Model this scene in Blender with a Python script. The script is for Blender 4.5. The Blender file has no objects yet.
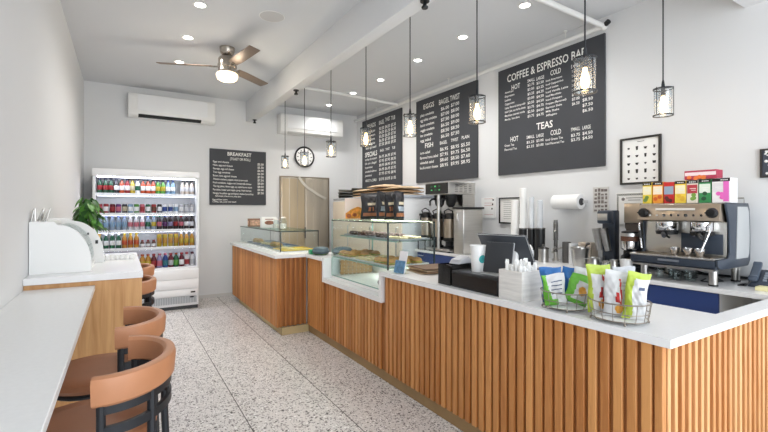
import bpy, bmesh, math, random
from mathutils import Matrix, Vector
PI = math.pi
random.seed(7)
S = bpy.context.scene
COL = S.collection
R = math.radians

# ------------------------------------------------------------------ materials
def lin(c):
    c = [x / 255.0 for x in c[:3]]
    return tuple((x / 12.92 if x <= .04045 else ((x + .055) / 1.055) ** 2.4) for x in c) + (1.0,)
MAT = {}
def mat(name, rgb, rough=.5, metal=0., emit=0., spec=.5, bump=0., bscale=40., var=0., vscale=6., stretch=None, trans=0., ior=1.45, coat=0.):
    if name in MAT: return MAT[name]
    m = bpy.data.materials.new(name); m.use_nodes = True
    nt = m.node_tree; b = nt.nodes['Principled BSDF']
    c = lin(rgb)
    b.inputs['Base Color'].default_value = c
    b.inputs['Roughness'].default_value = rough
    b.inputs['Metallic'].default_value = metal
    b.inputs['Specular IOR Level'].default_value = spec
    b.inputs['Coat Weight'].default_value = coat
    b.inputs['Transmission Weight'].default_value = trans
    b.inputs['IOR'].default_value = ior
    if emit:
        b.inputs['Emission Color'].default_value = c
        b.inputs['Emission Strength'].default_value = emit
    if var or bump:
        tc = nt.nodes.new('ShaderNodeTexCoord'); mp = nt.nodes.new('ShaderNodeMapping')
        if stretch: mp.inputs['Scale'].default_value = stretch
        nt.links.new(tc.outputs['Object'], mp.inputs['Vector'])
        if var:
            n = nt.nodes.new('ShaderNodeTexNoise'); n.inputs['Scale'].default_value = vscale; n.inputs['Detail'].default_value = 5
            nt.links.new(mp.outputs['Vector'], n.inputs['Vector'])
            r = nt.nodes.new('ShaderNodeMapRange'); r.inputs['From Min'].default_value = .3; r.inputs['From Max'].default_value = .7
            r.inputs['To Min'].default_value = 1 - var; r.inputs['To Max'].default_value = 1 + var
            nt.links.new(n.outputs['Fac'], r.inputs['Value'])
            mx = nt.nodes.new('ShaderNodeVectorMath'); mx.operation = 'SCALE'
            mx.inputs[0].default_value = c[:3]
            nt.links.new(r.outputs['Result'], mx.inputs['Scale'])
            nt.links.new(mx.outputs['Vector'], b.inputs['Base Color'])
        if bump:
            n2 = nt.nodes.new('ShaderNodeTexNoise'); n2.inputs['Scale'].default_value = bscale; n2.inputs['Detail'].default_value = 4
            nt.links.new(mp.outputs['Vector'], n2.inputs['Vector'])
            bp = nt.nodes.new('ShaderNodeBump'); bp.inputs['Strength'].default_value = bump; bp.inputs['Distance'].default_value = .004
            nt.links.new(n2.outputs['Fac'], bp.inputs['Height']); nt.links.new(bp.outputs['Normal'], b.inputs['Normal'])
    MAT[name] = m
    return m

def glassmat(name, tint=(250, 253, 253), rmin=.02, rmax=.4, rough=.02):
    """thin pane: clear transmission with fresnel reflection"""
    if name in MAT: return MAT[name]
    m = bpy.data.materials.new(name); m.use_nodes = True
    nt = m.node_tree; nt.nodes.clear()
    o = nt.nodes.new('ShaderNodeOutputMaterial'); mix = nt.nodes.new('ShaderNodeMixShader')
    t = nt.nodes.new('ShaderNodeBsdfTransparent'); g = nt.nodes.new('ShaderNodeBsdfGlossy')
    t.inputs['Color'].default_value = lin(tint); g.inputs['Roughness'].default_value = rough
    lw = nt.nodes.new('ShaderNodeLayerWeight'); lw.inputs['Blend'].default_value = .08
    mr = nt.nodes.new('ShaderNodeMapRange'); mr.inputs['To Min'].default_value = rmin; mr.inputs['To Max'].default_value = rmax
    nt.links.new(lw.outputs['Fresnel'], mr.inputs['Value']); nt.links.new(mr.outputs['Result'], mix.inputs['Fac'])
    nt.links.new(t.outputs[0], mix.inputs[1]); nt.links.new(g.outputs[0], mix.inputs[2]); nt.links.new(mix.outputs[0], o.inputs['Surface'])
    MAT[name] = m
    return m

def woodmat(name, rgb, rgb2, rough=.45, axis='z', pitch=0., pax='y', grain=1.0, scale=1.0):
    """long-grained timber; with a pitch every slat takes its own tone"""
    if name in MAT: return MAT[name]
    m = bpy.data.materials.new(name); m.use_nodes = True
    nt = m.node_tree; b = nt.nodes['Principled BSDF']; L = nt.links.new
    ge = nt.nodes.new('ShaderNodeNewGeometry'); mp = nt.nodes.new('ShaderNodeMapping')
    sc = {'z': (14, 14, .9), 'x': (.9, 14, 14), 'y': (14, .9, 14)}[axis]
    mp.inputs['Scale'].default_value = tuple(k * scale for k in sc)
    L(ge.outputs['Position'], mp.inputs['Vector'])
    n = nt.nodes.new('ShaderNodeTexNoise'); n.inputs['Scale'].default_value = 2.2; n.inputs['Detail'].default_value = 6; n.inputs['Distortion'].default_value = .7
    L(mp.outputs['Vector'], n.inputs['Vector'])
    fac = n.outputs['Fac']
    if pitch:
        sx = nt.nodes.new('ShaderNodeSeparateXYZ'); L(ge.outputs['Position'], sx.inputs[0])
        d = nt.nodes.new('ShaderNodeMath'); d.operation = 'DIVIDE'; d.inputs[1].default_value = pitch; L(sx.outputs[pax.upper()], d.inputs[0])
        fl = nt.nodes.new('ShaderNodeMath'); fl.operation = 'FLOOR'; L(d.outputs[0], fl.inputs[0])
        wn = nt.nodes.new('ShaderNodeTexWhiteNoise'); wn.noise_dimensions = '1D'; L(fl.outputs[0], wn.inputs['W'])
        mm = nt.nodes.new('ShaderNodeMix'); mm.inputs['Factor'].default_value = .42
        L(n.outputs['Fac'], mm.inputs[2]); L(wn.outputs['Value'], mm.inputs[3]); fac = mm.outputs[0]
    cr = nt.nodes.new('ShaderNodeValToRGB')
    cr.color_ramp.elements[0].position = .28; cr.color_ramp.elements[0].color = lin(rgb2)
    cr.color_ramp.elements[1].position = .68; cr.color_ramp.elements[1].color = lin(rgb)
    L(fac, cr.inputs['Fac']); L(cr.outputs['Color'], b.inputs['Base Color'])
    b.inputs['Roughness'].default_value = rough
    MAT[name] = m
    return m

def terrazzo():
    m = bpy.data.materials.new('terrazzo'); m.use_nodes = True
    nt = m.node_tree; b = nt.nodes['Principled BSDF']; L = nt.links.new
    ge = nt.nodes.new('ShaderNodeNewGeometry')
    cur = None
    def rgb(c):
        n = nt.nodes.new('ShaderNodeRGB'); n.outputs[0].default_value = lin(c); return n.outputs[0]
    def mixc(f, a, c):
        n = nt.nodes.new('ShaderNodeMix'); n.data_type = 'RGBA'; L(f, n.inputs['Factor']); L(a, n.inputs[6]); L(c, n.inputs[7]); return n.outputs[2]
    def math_(op, a, v):
        n = nt.nodes.new('ShaderNodeMath'); n.operation = op
        if hasattr(a, 'default_value'): L(a, n.inputs[0])
        if isinstance(v, (int, float)): n.inputs[1].default_value = v
        else: L(v, n.inputs[1])
        return n.outputs[0]
    nb = nt.nodes.new('ShaderNodeTexNoise'); nb.inputs['Scale'].default_value = 2.0; L(ge.outputs['Position'], nb.inputs['Vector'])
    cur = mixc(nb.outputs['Fac'], rgb((220, 217, 214)), rgb((208, 204, 201)))
    # stone chips: a share of the cells at several sizes
    for scale, thr, size, col in ((40, .78, .42, (150, 145, 142)), (62, .76, .42, (170, 165, 162)), (52, .82, .40, (240, 238, 236)), (80, .80, .42, (66, 62, 62)), (120, .80, .42, (96, 92, 90)), (44, .92, .36, (50, 47, 47))):
        v = nt.nodes.new('ShaderNodeTexVoronoi'); v.inputs['Scale'].default_value = scale; L(ge.outputs['Position'], v.inputs['Vector'])
        sp = nt.nodes.new('ShaderNodeSeparateColor'); L(v.outputs['Color'], sp.inputs[0])
        pick = math_('GREATER_THAN', sp.outputs[0], thr)
        near = math_('LESS_THAN', v.outputs['Distance'], size)
        cur = mixc(math_('MULTIPLY', pick, near), cur, rgb(col))
    # narrow joints between the 610 mm tiles
    sx = nt.nodes.new('ShaderNodeSeparateXYZ'); L(ge.outputs['Position'], sx.inputs[0])
    def joint(o, off, w):
        a = math_('ADD', math_('DIVIDE', math_('SUBTRACT', o, off), .61), .5)
        fr = math_('FRACT', a, 0.)
        return math_('LESS_THAN', math_('ABSOLUTE', math_('SUBTRACT', fr, .5), 0.), w)
    j = math_('MAXIMUM', joint(sx.outputs['X'], .72, .0055), math_('MULTIPLY', joint(sx.outputs['Y'], 2.535, .0032), .55))
    cur = mixc(j, cur, rgb((70, 66, 64)))
    L(cur, b.inputs['Base Color']); b.inputs['Roughness'].default_value = .32; b.inputs['Specular IOR Level'].default_value = .4
    return m

WALL = mat('wall_paint', (222, 223, 224), .75, bump=.04, bscale=120)
CEIL = mat('ceiling_paint', (216, 218, 221), .85)
QUARTZ = mat('white_quartz', (238, 238, 238), .22, var=.015, vscale=60)
QUARTZ2 = mat('table_quartz', (226, 226, 225), .3, var=.02, vscale=60)
SLAT = woodmat('slat_timber', (214, 152, 90), (176, 112, 56), .5, 'z', .06, 'y', scale=2.)
SLAT_LIT = woodmat('slat_timber_lit', (230, 178, 122), (200, 136, 78), .5, 'z', .06, 'x', scale=2.)  # paler slat timber: daylight on the return put into the colour
OAK = woodmat('oak_panel', (214, 166, 112), (188, 136, 82), .45, 'z', scale=1.2)
PLINTH = mat('plinth_timber', (150, 122, 84), .6, var=.12, vscale=5)
WHITE = mat('white_plastic', (238, 238, 236), .35)
WHITEP = mat('white_paper', (240, 240, 238), .8)
STEEL = mat('brushed_steel', (196, 194, 190), .28, 1., var=.06, vscale=4, stretch=(1, 1, 30))
STEELD = mat('dark_steel', (120, 118, 116), .3, 1.)
BRONZE = mat('warm_steel', (178, 164, 148), .3, 1., var=.04, vscale=3)
CHROME = mat('chrome', (225, 225, 226), .1, 1.)
BLACK = mat('black_plastic', (26, 27, 29), .4)
BLACKM = mat('black_metal', (40, 42, 46), .45, .3)
NAVYSLATE = mat('slate_plastic', (58, 66, 78), .35)
CHALK = mat('chalkboard', (62, 64, 69), .6, var=.05, vscale=3)
CHALKW = mat('chalk_white', (242, 242, 238), .9)
LEATHER = mat('tan_leather', (182, 126, 90), .42, bump=.08, bscale=160, var=.10, vscale=7)
LEATHERD = mat('brown_leather', (156, 102, 70), .45, bump=.08, bscale=160, var=.08, vscale=7)
BLUE = mat('blue_laminate', (48, 70, 128), .4)
KRAFT = mat('kraft_paper', (172, 140, 106), .85, var=.1, vscale=9)
KRAFT2 = mat('pale_kraft', (206, 180, 148), .85, var=.08, vscale=9)
GLASS = glassmat('clear_glass')
GLASSG = glassmat('green_edge_glass', (232, 244, 238), .03, .4)
GLASSP = glassmat('pendant_glass', (246, 250, 253), .08, .5)
_nt = GLASSP.node_tree; _o = _nt.nodes['Material Output']; _src = _o.inputs['Surface'].links[0].from_socket
_tl = _nt.nodes.new('ShaderNodeBsdfTranslucent'); _tl.inputs['Color'].default_value = (.9, .95, 1, 1)
_mx = _nt.nodes.new('ShaderNodeMixShader'); _mx.inputs['Fac'].default_value = .035
_nt.links.new(_src, _mx.inputs[1]); _nt.links.new(_tl.outputs[0], _mx.inputs[2]); _nt.links.new(_mx.outputs[0], _o.inputs['Surface'])
GLASSD = glassmat('smoked_plastic', (92, 100, 108), .08, .5, .08)
GEDGE = mat('glass_edge', (150, 186, 174), .2)
GEDGED = mat('dark_glass_edge', (50, 62, 62), .25)
LAMPW = mat('warm_bulb', (255, 206, 140), .4, emit=14.)
LENS = mat('lamp_lens', (255, 250, 240), .4, emit=14.)
LED = mat('cool_led', (232, 236, 255), .4, emit=13.)
BOWL = mat('fan_bowl', (255, 232, 196), .4, emit=1.5)

# ------------------------------------------------------------------ mesh builder
def sm(bm, ang=R(38)):
    for f in bm.faces: f.smooth = True
    for e in bm.edges:
        e.smooth = (len(e.link_faces) == 2 and e.calc_face_angle(9.) < ang and e.link_faces[0].material_index == e.link_faces[1].material_index)
class MB:
    def __init__(s): s.bm = bmesh.new()
    def _add(s, t, m, M=None):
        if M is not None: bmesh.ops.transform(t, matrix=M, verts=t.verts)
        for f in t.faces:
            if m is not None: f.material_index = m
        me = bpy.data.meshes.new('tmp'); t.to_mesh(me); t.free(); s.bm.from_mesh(me); bpy.data.meshes.remove(me)
        return s
    def box(s, x0, x1, y0, y1, z0, z1, m=0, b=0., seg=2, M=None):
        t = bmesh.new(); bmesh.ops.create_cube(t, size=1)
        for v in t.verts: v.co = Vector(((x0 + x1) / 2 + v.co.x * (x1 - x0), (y0 + y1) / 2 + v.co.y * (y1 - y0), (z0 + z1) / 2 + v.co.z * (z1 - z0)))
        if b: bmesh.ops.bevel(t, geom=t.edges[:], offset=b, segments=seg, profile=.5, affect='EDGES')
        return s._add(t, m, M)
    def cyl(s, p0, p1, r0, r1=None, n=16, m=0, M=None):
        p0, p1 = Vector(p0), Vector(p1); r1 = r0 if r1 is None else r1
        t = bmesh.new(); d = p1 - p0
        bmesh.ops.create_cone(t, cap_ends=True, segments=n, radius1=r0, radius2=r1, depth=d.length)
        q = d.to_track_quat('Z', 'Y').to_matrix().to_4x4(); q.translation = (p0 + p1) / 2
        bmesh.ops.transform(t, matrix=q, verts=t.verts)
        return s._add(t, m, M)
    def lathe(s, prof, c=(0, 0, 0), n=20, m=0, M=None, mz=None):
        """prof: (r, z) bottom to top; mz(z_mid) may choose the material"""
        t = bmesh.new(); rings = []
        for r, z in prof:
            if r < 1e-6: rings.append([t.verts.new((c[0], c[1], c[2] + z))])
            else: rings.append([t.verts.new((c[0] + r * math.cos(2 * PI * k / n), c[1] + r * math.sin(2 * PI * k / n), c[2] + z)) for k in range(n)])
        for i in range(len(rings) - 1):
            a, b_ = rings[i], rings[i + 1]
            for k in range(n):
                k2 = (k + 1) % n
                q = [a[k % len(a)], a[k2 % len(a)], b_[k2 % len(b_)], b_[k % len(b_)]]
                u = []
                for v in q:
                    if v not in u: u.append(v)
                if len(u) > 2:
                    f = t.faces.new(u); f.material_index = mz((prof[i][1] + prof[i + 1][1]) / 2) if mz else m
        return s._add(t, None if mz else m, M)
    def tube(s, pts, r, n=8, m=0, closed=False, M=None):
        t = bmesh.new(); P = [Vector(p) for p in pts]; rings = []; N = len(P); up = None
        for i, p in enumerate(P):
            if closed: d = P[(i + 1) % N] - P[i - 1]
            else: d = P[min(i + 1, N - 1)] - P[max(i - 1, 0)]
            d.normalize()
            if up is None: up = d.orthogonal().normalized()
            up = (up - d * up.dot(d))
            up = up.normalized() if up.length > 1e-5 else d.orthogonal().normalized()
            w = d.cross(up)
            rings.append([t.verts.new(p + (up * math.cos(2 * PI * k / n) + w * math.sin(2 * PI * k / n)) * r) for k in range(n)])
        for i in range(N if closed else N - 1):
            a, b_ = rings[i], rings[(i + 1) % N]
            for k in range(n): t.faces.new((a[k], a[(k + 1) % n], b_[(k + 1) % n], b_[k]))
        if not closed: t.faces.new(rings[0][::-1]); t.faces.new(rings[-1])
        return s._add(t, m, M)
    def prism(s, poly, axis, lo, hi, m=0, b=0., M=None):
        t = bmesh.new()
        f3 = {'x': lambda a, b_, h: (h, a, b_), 'y': lambda a, b_, h: (a, h, b_), 'z': lambda a, b_, h: (a, b_, h)}[axis]
        A = [t.verts.new(f3(a, c, lo)) for a, c in poly]; B = [t.verts.new(f3(a, c, hi)) for a, c in poly]
        n = len(poly)
        t.faces.new(A[::-1]); t.faces.new(B)
        for i in range(n): t.faces.new((A[i], A[(i + 1) % n], B[(i + 1) % n], B[i]))
        bmesh.ops.recalc_face_normals(t, faces=t.faces[:])
        if b: bmesh.ops.bevel(t, geom=t.edges[:], offset=b, segments=2, profile=.5, affect='EDGES')
        return s._add(t, m, M)
    def ball(s, c, r, m=0, u=14, v=9, M=None):
        if not isinstance(r, tuple): r = (r, r, r)
        t = bmesh.new(); bmesh.ops.create_uvsphere(t, u_segments=u, v_segments=v, radius=1)
        for w in t.verts: w.co = Vector((c[0] + w.co.x * r[0], c[1] + w.co.y * r[1], c[2] + w.co.z * r[2]))
        return s._add(t, m, M)
    def sweep(s, sec, path, m=0, closed=False):
        """sec: list of (outward, z); path: list of (x, y, nx, ny, dz)"""
        t = bmesh.new(); rings = []
        for x, y, nx, ny, dz in path: rings.append([t.verts.new((x + nx * o, y + ny * o, z + dz)) for o, z in sec])
        n = len(sec)
        for i in range(len(rings) if closed else len(rings) - 1):
            a, b_ = rings[i], rings[(i + 1) % len(rings)]
            for k in range(n): t.faces.new((a[k], a[(k + 1) % n], b_[(k + 1) % n], b_[k]))
        if not closed: t.faces.new(rings[0][::-1]); t.faces.new(rings[-1])
        bmesh.ops.recalc_face_normals(t, faces=t.faces[:])
        return s._add(t, m)
    def obj(s, name, mats, parent=None, local=False, flat=False):
        bm = s.bm
        if not flat: sm(bm)
        if parent is not None and not local:
            w = wloc(parent); bmesh.ops.translate(bm, verts=bm.verts, vec=-w); loc = Vector((0, 0, 0))
        elif parent is None and not local:
            xs = [v.co for v in bm.verts]
            mn = Vector([min(v[i] for v in xs) for i in range(3)]); mx = Vector([max(v[i] for v in xs) for i in range(3)])
            loc = Vector(((mn.x + mx.x) / 2, (mn.y + mx.y) / 2, mn.z)); bmesh.ops.translate(bm, verts=bm.verts, vec=-loc)
        else: loc = Vector((0, 0, 0))
        me = bpy.data.meshes.new(name); bm.to_mesh(me); bm.free()
        for mm in (mats if isinstance(mats, (list, tuple)) else [mats]): me.materials.append(mm)
        o = bpy.data.objects.new(name, me); COL.objects.link(o); o.location = loc
        if parent is not None: o.parent = parent
        return o
def wloc(o):
    v = Vector((0, 0, 0))
    while o is not None: v += o.location; o = o.parent
    return v
def tag(o, label, cat, group=None, kind=None):
    o['label'] = label; o['category'] = cat
    if group: o['group'] = group
    if kind: o['kind'] = kind
    return o
def thing(name, label, cat, loc=(0, 0, 0), rz=0., group=None):
    o = bpy.data.objects.new(name, None); COL.objects.link(o); o.location = loc; o.rotation_euler = (0, 0, rz)
    o.empty_display_size = .05
    return tag(o, label, cat, group)
def struct(o, label=None):
    o['kind'] = 'structure'; o['label'] = label or o.name.replace('_', ' '); return o
def dup(src, loc, rz=None, label=None):
    r = src.copy(); COL.objects.link(r); r.location = loc
    if rz is not None: r.rotation_euler = (0, 0, rz)
    if label: r['label'] = label
    def rec(a, b):
        for ch in list(a.children):
            if ch is b: continue
            c = ch.copy(); COL.objects.link(c); c.parent = b; rec(ch, c)
    rec(src, r)
    return r
ORD = ['first', 'second', 'third', 'fourth', 'fifth', 'sixth', 'seventh', 'eighth', 'ninth', 'tenth', 'eleventh', 'twelfth', 'thirteenth',
       'fourteenth', 'fifteenth', 'sixteenth', 'seventeenth', 'eighteenth', 'nineteenth', 'twentieth']
def Mx(loc, rx=0, ry=0, rz=0):
    return Matrix.Translation(loc) @ Matrix.Rotation(rz, 4, 'Z') @ Matrix.Rotation(ry, 4, 'Y') @ Matrix.Rotation(rx, 4, 'X')

# ------------------------------------------------------------------ the room
XL, XR, YF, YB, ZC = -.47, 3.95, -1.6, 7.42, 3.29
floor = struct(MB().box(XL - .15, XR + .15, YF - .15, YB + .15, -.1, 0).obj('floor', terrazzo()), 'pale speckled terrazzo floor')
struct(MB().box(XL - .15, XR + .15, YF - .15, YB + .15, ZC, ZC + .1).obj('ceiling', CEIL), 'white ceiling')
struct(MB().box(XL - .15, XL, YF, YB + .15, 0, ZC).obj('wall_left', WALL), 'white left wall')
struct(MB().box(XL, XR, YB, YB + .15, 0, ZC).obj('wall_back', WALL), 'white back wall')
struct(MB().box(XR, XR + .15, YF, YB + .15, 0, ZC).obj('wall_right', WALL), 'white right wall')
b = MB(); b.box(XL, XR, YF - .15, YF, 0, .25); b.box(XL, XR, YF - .15, YF, 3.0, ZC); b.box(XL, XL + .15, YF - .15, YF, .25, 3.0); b.box(XR - .15, XR, YF - .15, YF, .25, 3.0)
struct(b.obj('wall_front', WALL), 'shop front wall around the large window')
b = MB()
for x in (XL + .15, 1.0, 2.4, XR - .2): b.box(x, x + .05, YF - .10, YF - .04, .25, 3.0)
for z in (.25, 2.2, 2.95): b.box(XL + .2, XR - .2, YF - .10, YF - .04, z, z + .05)
struct(b.obj('window_1', BLACKM), 'shop window frame')
struct(MB().box(1.80, 1.93, 1.28, YB, 2.952, ZC, b=.004).obj('trim_1', WALL), 'white ceiling beam over the counter edge')
struct(MB().box(XL, XR, .45, 1.28, 2.94, ZC).obj('trim_2', WALL), 'white bulkhead across the ceiling')
struct(MB().box(.96, 2.36, YB - .012, YB, 0, .05).obj('baseboard_back', mat('skirting', (205, 203, 199), .6)), 'low skirting on the back wall')

# ------------------------------------------------------------------ lettering
def fit_text(bmw, body, x0, x1, z0, h, slope=0., bold=0.):
    cu = bpy.data.curves.new('t', 'FONT'); cu.body = body; cu.size = 1; cu.resolution_u = 2; cu.offset = bold + .009
    ob = bpy.data.objects.new('t', cu); COL.objects.link(ob)
    bpy.context.view_layer.update()
    me = bpy.data.meshes.new_from_object(ob.evaluated_get(bpy.context.evaluated_depsgraph_get()))
    xs = [v.co.x for v in me.vertices]
    if xs:
        a, c = min(xs), max(xs); k = (x1 - x0) / max(c - a, 1e-4); kz = h / .70
        for v in me.vertices:
            X = x0 + (v.co.x - a) * k; v.co = Vector((X, 0, z0 + v.co.y * kz + slope * (X - x0)))
        bmw.bm.from_mesh(me)
    bpy.data.objects.remove(ob); bpy.data.curves.remove(cu); bpy.data.meshes.remove(me)
def board(name, label, cat, loc, w, h, side, groups, frame=.0):
    """menu board hung on a wall; lettering in board coordinates, x from the left edge, z down from the top"""
    rz = -PI / 2 if side == 'right' else 0.
    t = thing(name, label, cat, (loc[0] - (.0012 if side == 'right' else 0), loc[1] - (.0012 if side != 'right' else 0), loc[2]), rz)
    MB().box(0, w, -.022, 0, -h, 0, b=.002, seg=1).obj('panel', CHALK, t, local=True)
    for pn, rows in groups:
        q = MB()
        for r in rows: fit_text(q, *r)
        for v in q.bm.verts: v.co.y = -.0235
        bmesh.ops.recalc_face_normals(q.bm, faces=q.bm.faces[:])
        q.obj(pn, CHALKW, t, local=True, flat=True)
    return t
# coffee board
hot = ['Americano', 'Espresso', 'Latte', 'Cappuccino', 'Latte, flavored syrup add', 'Iced Cafe con leche shots', 'Macchiato caramel, mocha', 'Mocha  hot choc']
hw = [.13, .145, .09, .145, .30, .305, .295, .22]
cold = ['Iced Americano', 'Iced Cappuccino', 'Iced Latte', 'Iced Vanilla Latte', 'Iced Macchiato', 'Iced Frappe', 'Frappe (flavored)', 'Espresso Shake', 'Milk Shake', 'Affogato']
cw = [.20, .215, .155, .27, .19, .20, .25, .20, .165, .14]
hp = ['$2.75', '$2.50', '$3.25', '$3.50', '$3.50', '$3.75', '$2.50', '$3.75']
hq = ['$3.50', '$3.25', '$4.25', '$4.50', '$4.50', '$4.75', '$4.00', '$4.75']
I = [(hot[i], .11, .11 + hw[i], -.298 - i * .0465, .024) for i in range(8)] + [(cold[i], .69, .69 + cw[i], -.303 - i * .0418, .021) for i in range(10)]
I += [('Green Tea', .104, .25, -.936, .026), ('Flavored Tea', .104, .29, -.985, .026), ('Iced Green Tea', .686, .90, -.946, .024), ('Iced Flavored Tea', .686, .915, -.99, .024)]
P = [(hp[i], .445, .535, -.292 - i * .0505, .028) for i in range(8)] + [(hq[i], .568, .662, -.301 - i * .0505, .028) for i in range(8)]
P += [(['$3.50', '$4.25', '$4.00', '$4.75', '$5.00', '$4.75', '$7.00', '$6.50'][i], 1.005, 1.09, -.29 - i * .0478, .028) for i in range(8)]
P += [(['$4.50', '$5.25', '$5.00', '$5.50', '$6.00', '$7.50', '$8.50', '$7.50', '$6.50'][i], 1.122, 1.232, -.29 - i * .0535, .03) for i in range(9)]
P += [('$2.25', .431, .535, -.94, .028), ('$2.25', .431, .535, -.99, .028), ('$3.00', .565, .66, -.94, .028), ('$3.00', .565, .66, -.99, .028),
      ('$3.75', .994, 1.095, -.946, .03), ('$3.75', .994, 1.095, -.993, .03), ('$4.50', 1.122, 1.229, -.945, .03), ('$4.50', 1.122, 1.229, -.992, .03)]
Hd = [('COFFEE & ESPRESSO BAR', .145, 1.165, -.170, .086, .012, .004), ('HOT', .212, .338, -.276, .057), ('SMALL', .443, .545, -.248, .036), ('LARGE', .566, .668, -.255, .036), ('COLD', .748, .875, -.250, .055),
      ('SMALL', .994, 1.095, -.243, .036), ('LARGE', 1.122, 1.215, -.243, .036),
      ('TEAS', .566, .776, -.805, .074, 0, .006), ('HOT', .196, .312, -.888, .058), ('SMALL', .431, .541, -.887, .036), ('LARGE', .566, .662, -.89, .036), ('COLD', .749, .878, -.894, .055), ('SMALL', .994, 1.096, -.889, .036), ('LARGE', 1.122, 1.21, -.891, .036)]
board('menu_board', 'largest dark menu board headed COFFEE & ESPRESSO BAR in white hand lettering', 'menu board', (XR, 3.695, 3.13), 1.35, 1.275, 'right', [('heading_lettering', Hd), ('item_lettering', I), ('price_lettering', P)])
# egg board
Hd = [('EGGS', .195, .455, -.157, .072), ('BAGEL', .569, .795, -.167, .072), ('TWIST', .813, 1.015, -.167, .076), ('FISH', .233, .43, -.752, .07),
      ('BAGEL', .590, .750, -.747, .046), ('TWIST', .83, .985, -.742, .044), ('PLAIN', 1.055, 1.2, -.736, .044)]
nm = ['plain omelette', 'egg white omelette', 'bacon omelette', 'veggie omelette', 'lox omelette', 'egg salad']
nw = [.335, .40, .34, .345, .30, .26]
I = [(nm[i], .115, .115 + nw[i], -.262 - i * .0775, .042) for i in range(6)]
I += [(k, .105, .105 + w_, -.838 - j * .077, .040) for j, (k, w_) in enumerate((('tuna salad', .25), ('flavored tuna salad', .44), ('whitefish salad', .34), ('lox & cream cheese', .44)))]
P = [(['$6.00', '$7.00', '$7.50', '$6.50', '$8.50', '$6.50'][i], .612, .792, -.258 - i * .079, .046) for i in range(6)] + [(['$7.00', '$8.00', '$8.00', '$9.00', '$8.50', '$7.50'][i], .832, 1.002, -.249 - i * .080, .046) for i in range(6)]
for c_, (x0, x1, z0, L_) in enumerate(((.592, .77, -.840, ['$6.95', '$7.95', '$8.60', '$8.95']), (.83, 1.0, -.838, ['$8.95', '$9.75', '$8.50', '$9.95']), (1.04, 1.215, -.836, ['$5.50', '$6.50', '$7.60', '$8.95']))):
    P += [(k, x0, x1, z0 - j * .0765, .047) for j, k in enumerate(L_)]
board('menu_board', 'dark menu board with EGGS and FISH columns, hung between two other menus', 'menu board', (XR, 5.405, 3.13), 1.35, 1.275, 'right', [('heading_lettering', Hd), ('item_lettering', I), ('price_lettering', P)])
# furthest board
Hd = [('SPREADS', .138, .511, -.165, .076), ('BAGEL', .635, .806, -.165, .072), ('TWIST', .839, 1.002, -.147, .07), ('TUB', 1.034, 1.16, -.153, .07), ('SPECIALS', .119, .564, -.697, .086, 0, .01), ('BAGEL', .669, .806, -.655, .044), ('TWIST', .85, .99, -.655, .044), ('TUB', 1.06, 1.16, -.655, .044)]
I = [(k, .15, .15 + w_, -.255 - j * .075, .046) for j, (k, w_) in enumerate((('butter & jam', .34), ('plain cream', .34), ('scallion', .33), ('veggie', .34), ('lox spread', .38)))]
I += [(k, .119, .119 + w_, -.765 - j * .0755, .042) for j, (k, w_) in enumerate((('turkey & avocado', .44), ('blt on a bagel', .42), ('hummus', .28), ('smoked salmon', .42), ('pastrami', .25)))] + [('MAKE IT A COMBO', .138, .547, -1.168, .05)]
P = []
for x0, x1 in ((.635, .806), (.839, 1.002), (1.034, 1.18)):
    P += [('$%d.50' % (2 + j + int(x0 * 3)), x0, x1, -.262 - j * .0715, .052) for j in range(5)] + [('$%d.95' % (5 + j % 3 + int(x0 * 2)), x0, x1, -.762 - j * .0755, .046) for j in range(5)] + [('$%d.95' % int(9 + x0 * 2), x0, x1, -1.165, .05)]
board('menu_board', 'furthest dark menu board on the long wall, nearest the room corner', 'menu board', (XR, 7.165, 3.13), 1.35, 1.275, 'right', [('heading_lettering', Hd), ('item_lettering', I), ('price_lettering', P)])
# breakfast board
rows = ['Eggs and cheese', 'Ham, egg and cheese', 'Sausage, egg and cheese', 'Two egg omelette', 'Bacon, ham egg and cheese', 'Western omelette, peppers onions potato toast', 'Fresh omelette, veggies and mozzarella cheese', 'The big plate, three eggs any style bacon toast', 'Pancakes, butter and maple syrup, fresh berries', 'Hungry breakfast egg and bacon cheese home fries']
rw = [.25, .31, .335, .27, .375, .56, .62, .63, .62, .655]
I = [(rows[i], .052, .052 + rw[i], -.224 - i * .0578, .030, -.018) for i in range(10)] + [('Add avocado or bacon on any of the above', .085, .50, -.79, .028, -.018), ('Egg whites extra', .045, .28, -.85, .026), ('Coffee, tea, juice and toast', .045, .42, -.885, .026)]
P = [('$%d.%s' % (5 + i // 2, '50' if i % 2 else '00'), .777, .883, -.238 - i * .0555, .036) for i in range(10)]
board('menu_board', 'dark square BREAKFAST menu board alone on the back wall beside the drinks fridge', 'menu board', (1.213, YB, 2.446), .925, .925, 'back',
      [('heading_lettering', [('BREAKFAST', .28, .672, -.100, .058, 0, .006), ('(TOAST OR ROLL)', .32, .655, -.173, .042)]), ('item_lettering', I), ('price_lettering', P)])

# ------------------------------------------------------------------ slatted counters and the stone worktop
def slats_x(q, x, y0, y1, z0, z1, pitch=.06, w=.041, dep=.019):
    n = int(round((y1 - y0) / pitch))
    for i in range(n):
        a = y0 + i * pitch + .012; 
        if a + w > y1 + .001: break
        q.prism([(a, x), (a + w, x), (a + w + .004, x + dep), (a - .004, x + dep)], 'z', z0, z1) if False else q.box(x, x + dep, a, a + w, z0, z1, b=.003, seg=1)
def slats_y(q, y, x0, x1, z0, z1, pitch=.06, w=.024, dep=.024):
    n = int(round((x1 - x0) / pitch))
    for i in range(n):
        a = x0 + i * pitch + .012
        if a + w > x1 + .001: break
        q.box(a, a + w, y, y + dep, z0, z1, b=.003, seg=1)
BACKW = woodmat('slat_backing', (178, 118, 66), (150, 92, 46), .6, 'z')
BACKD = woodmat('slat_backing_dark', (150, 88, 46), (122, 66, 32), .6, 'z')
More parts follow.
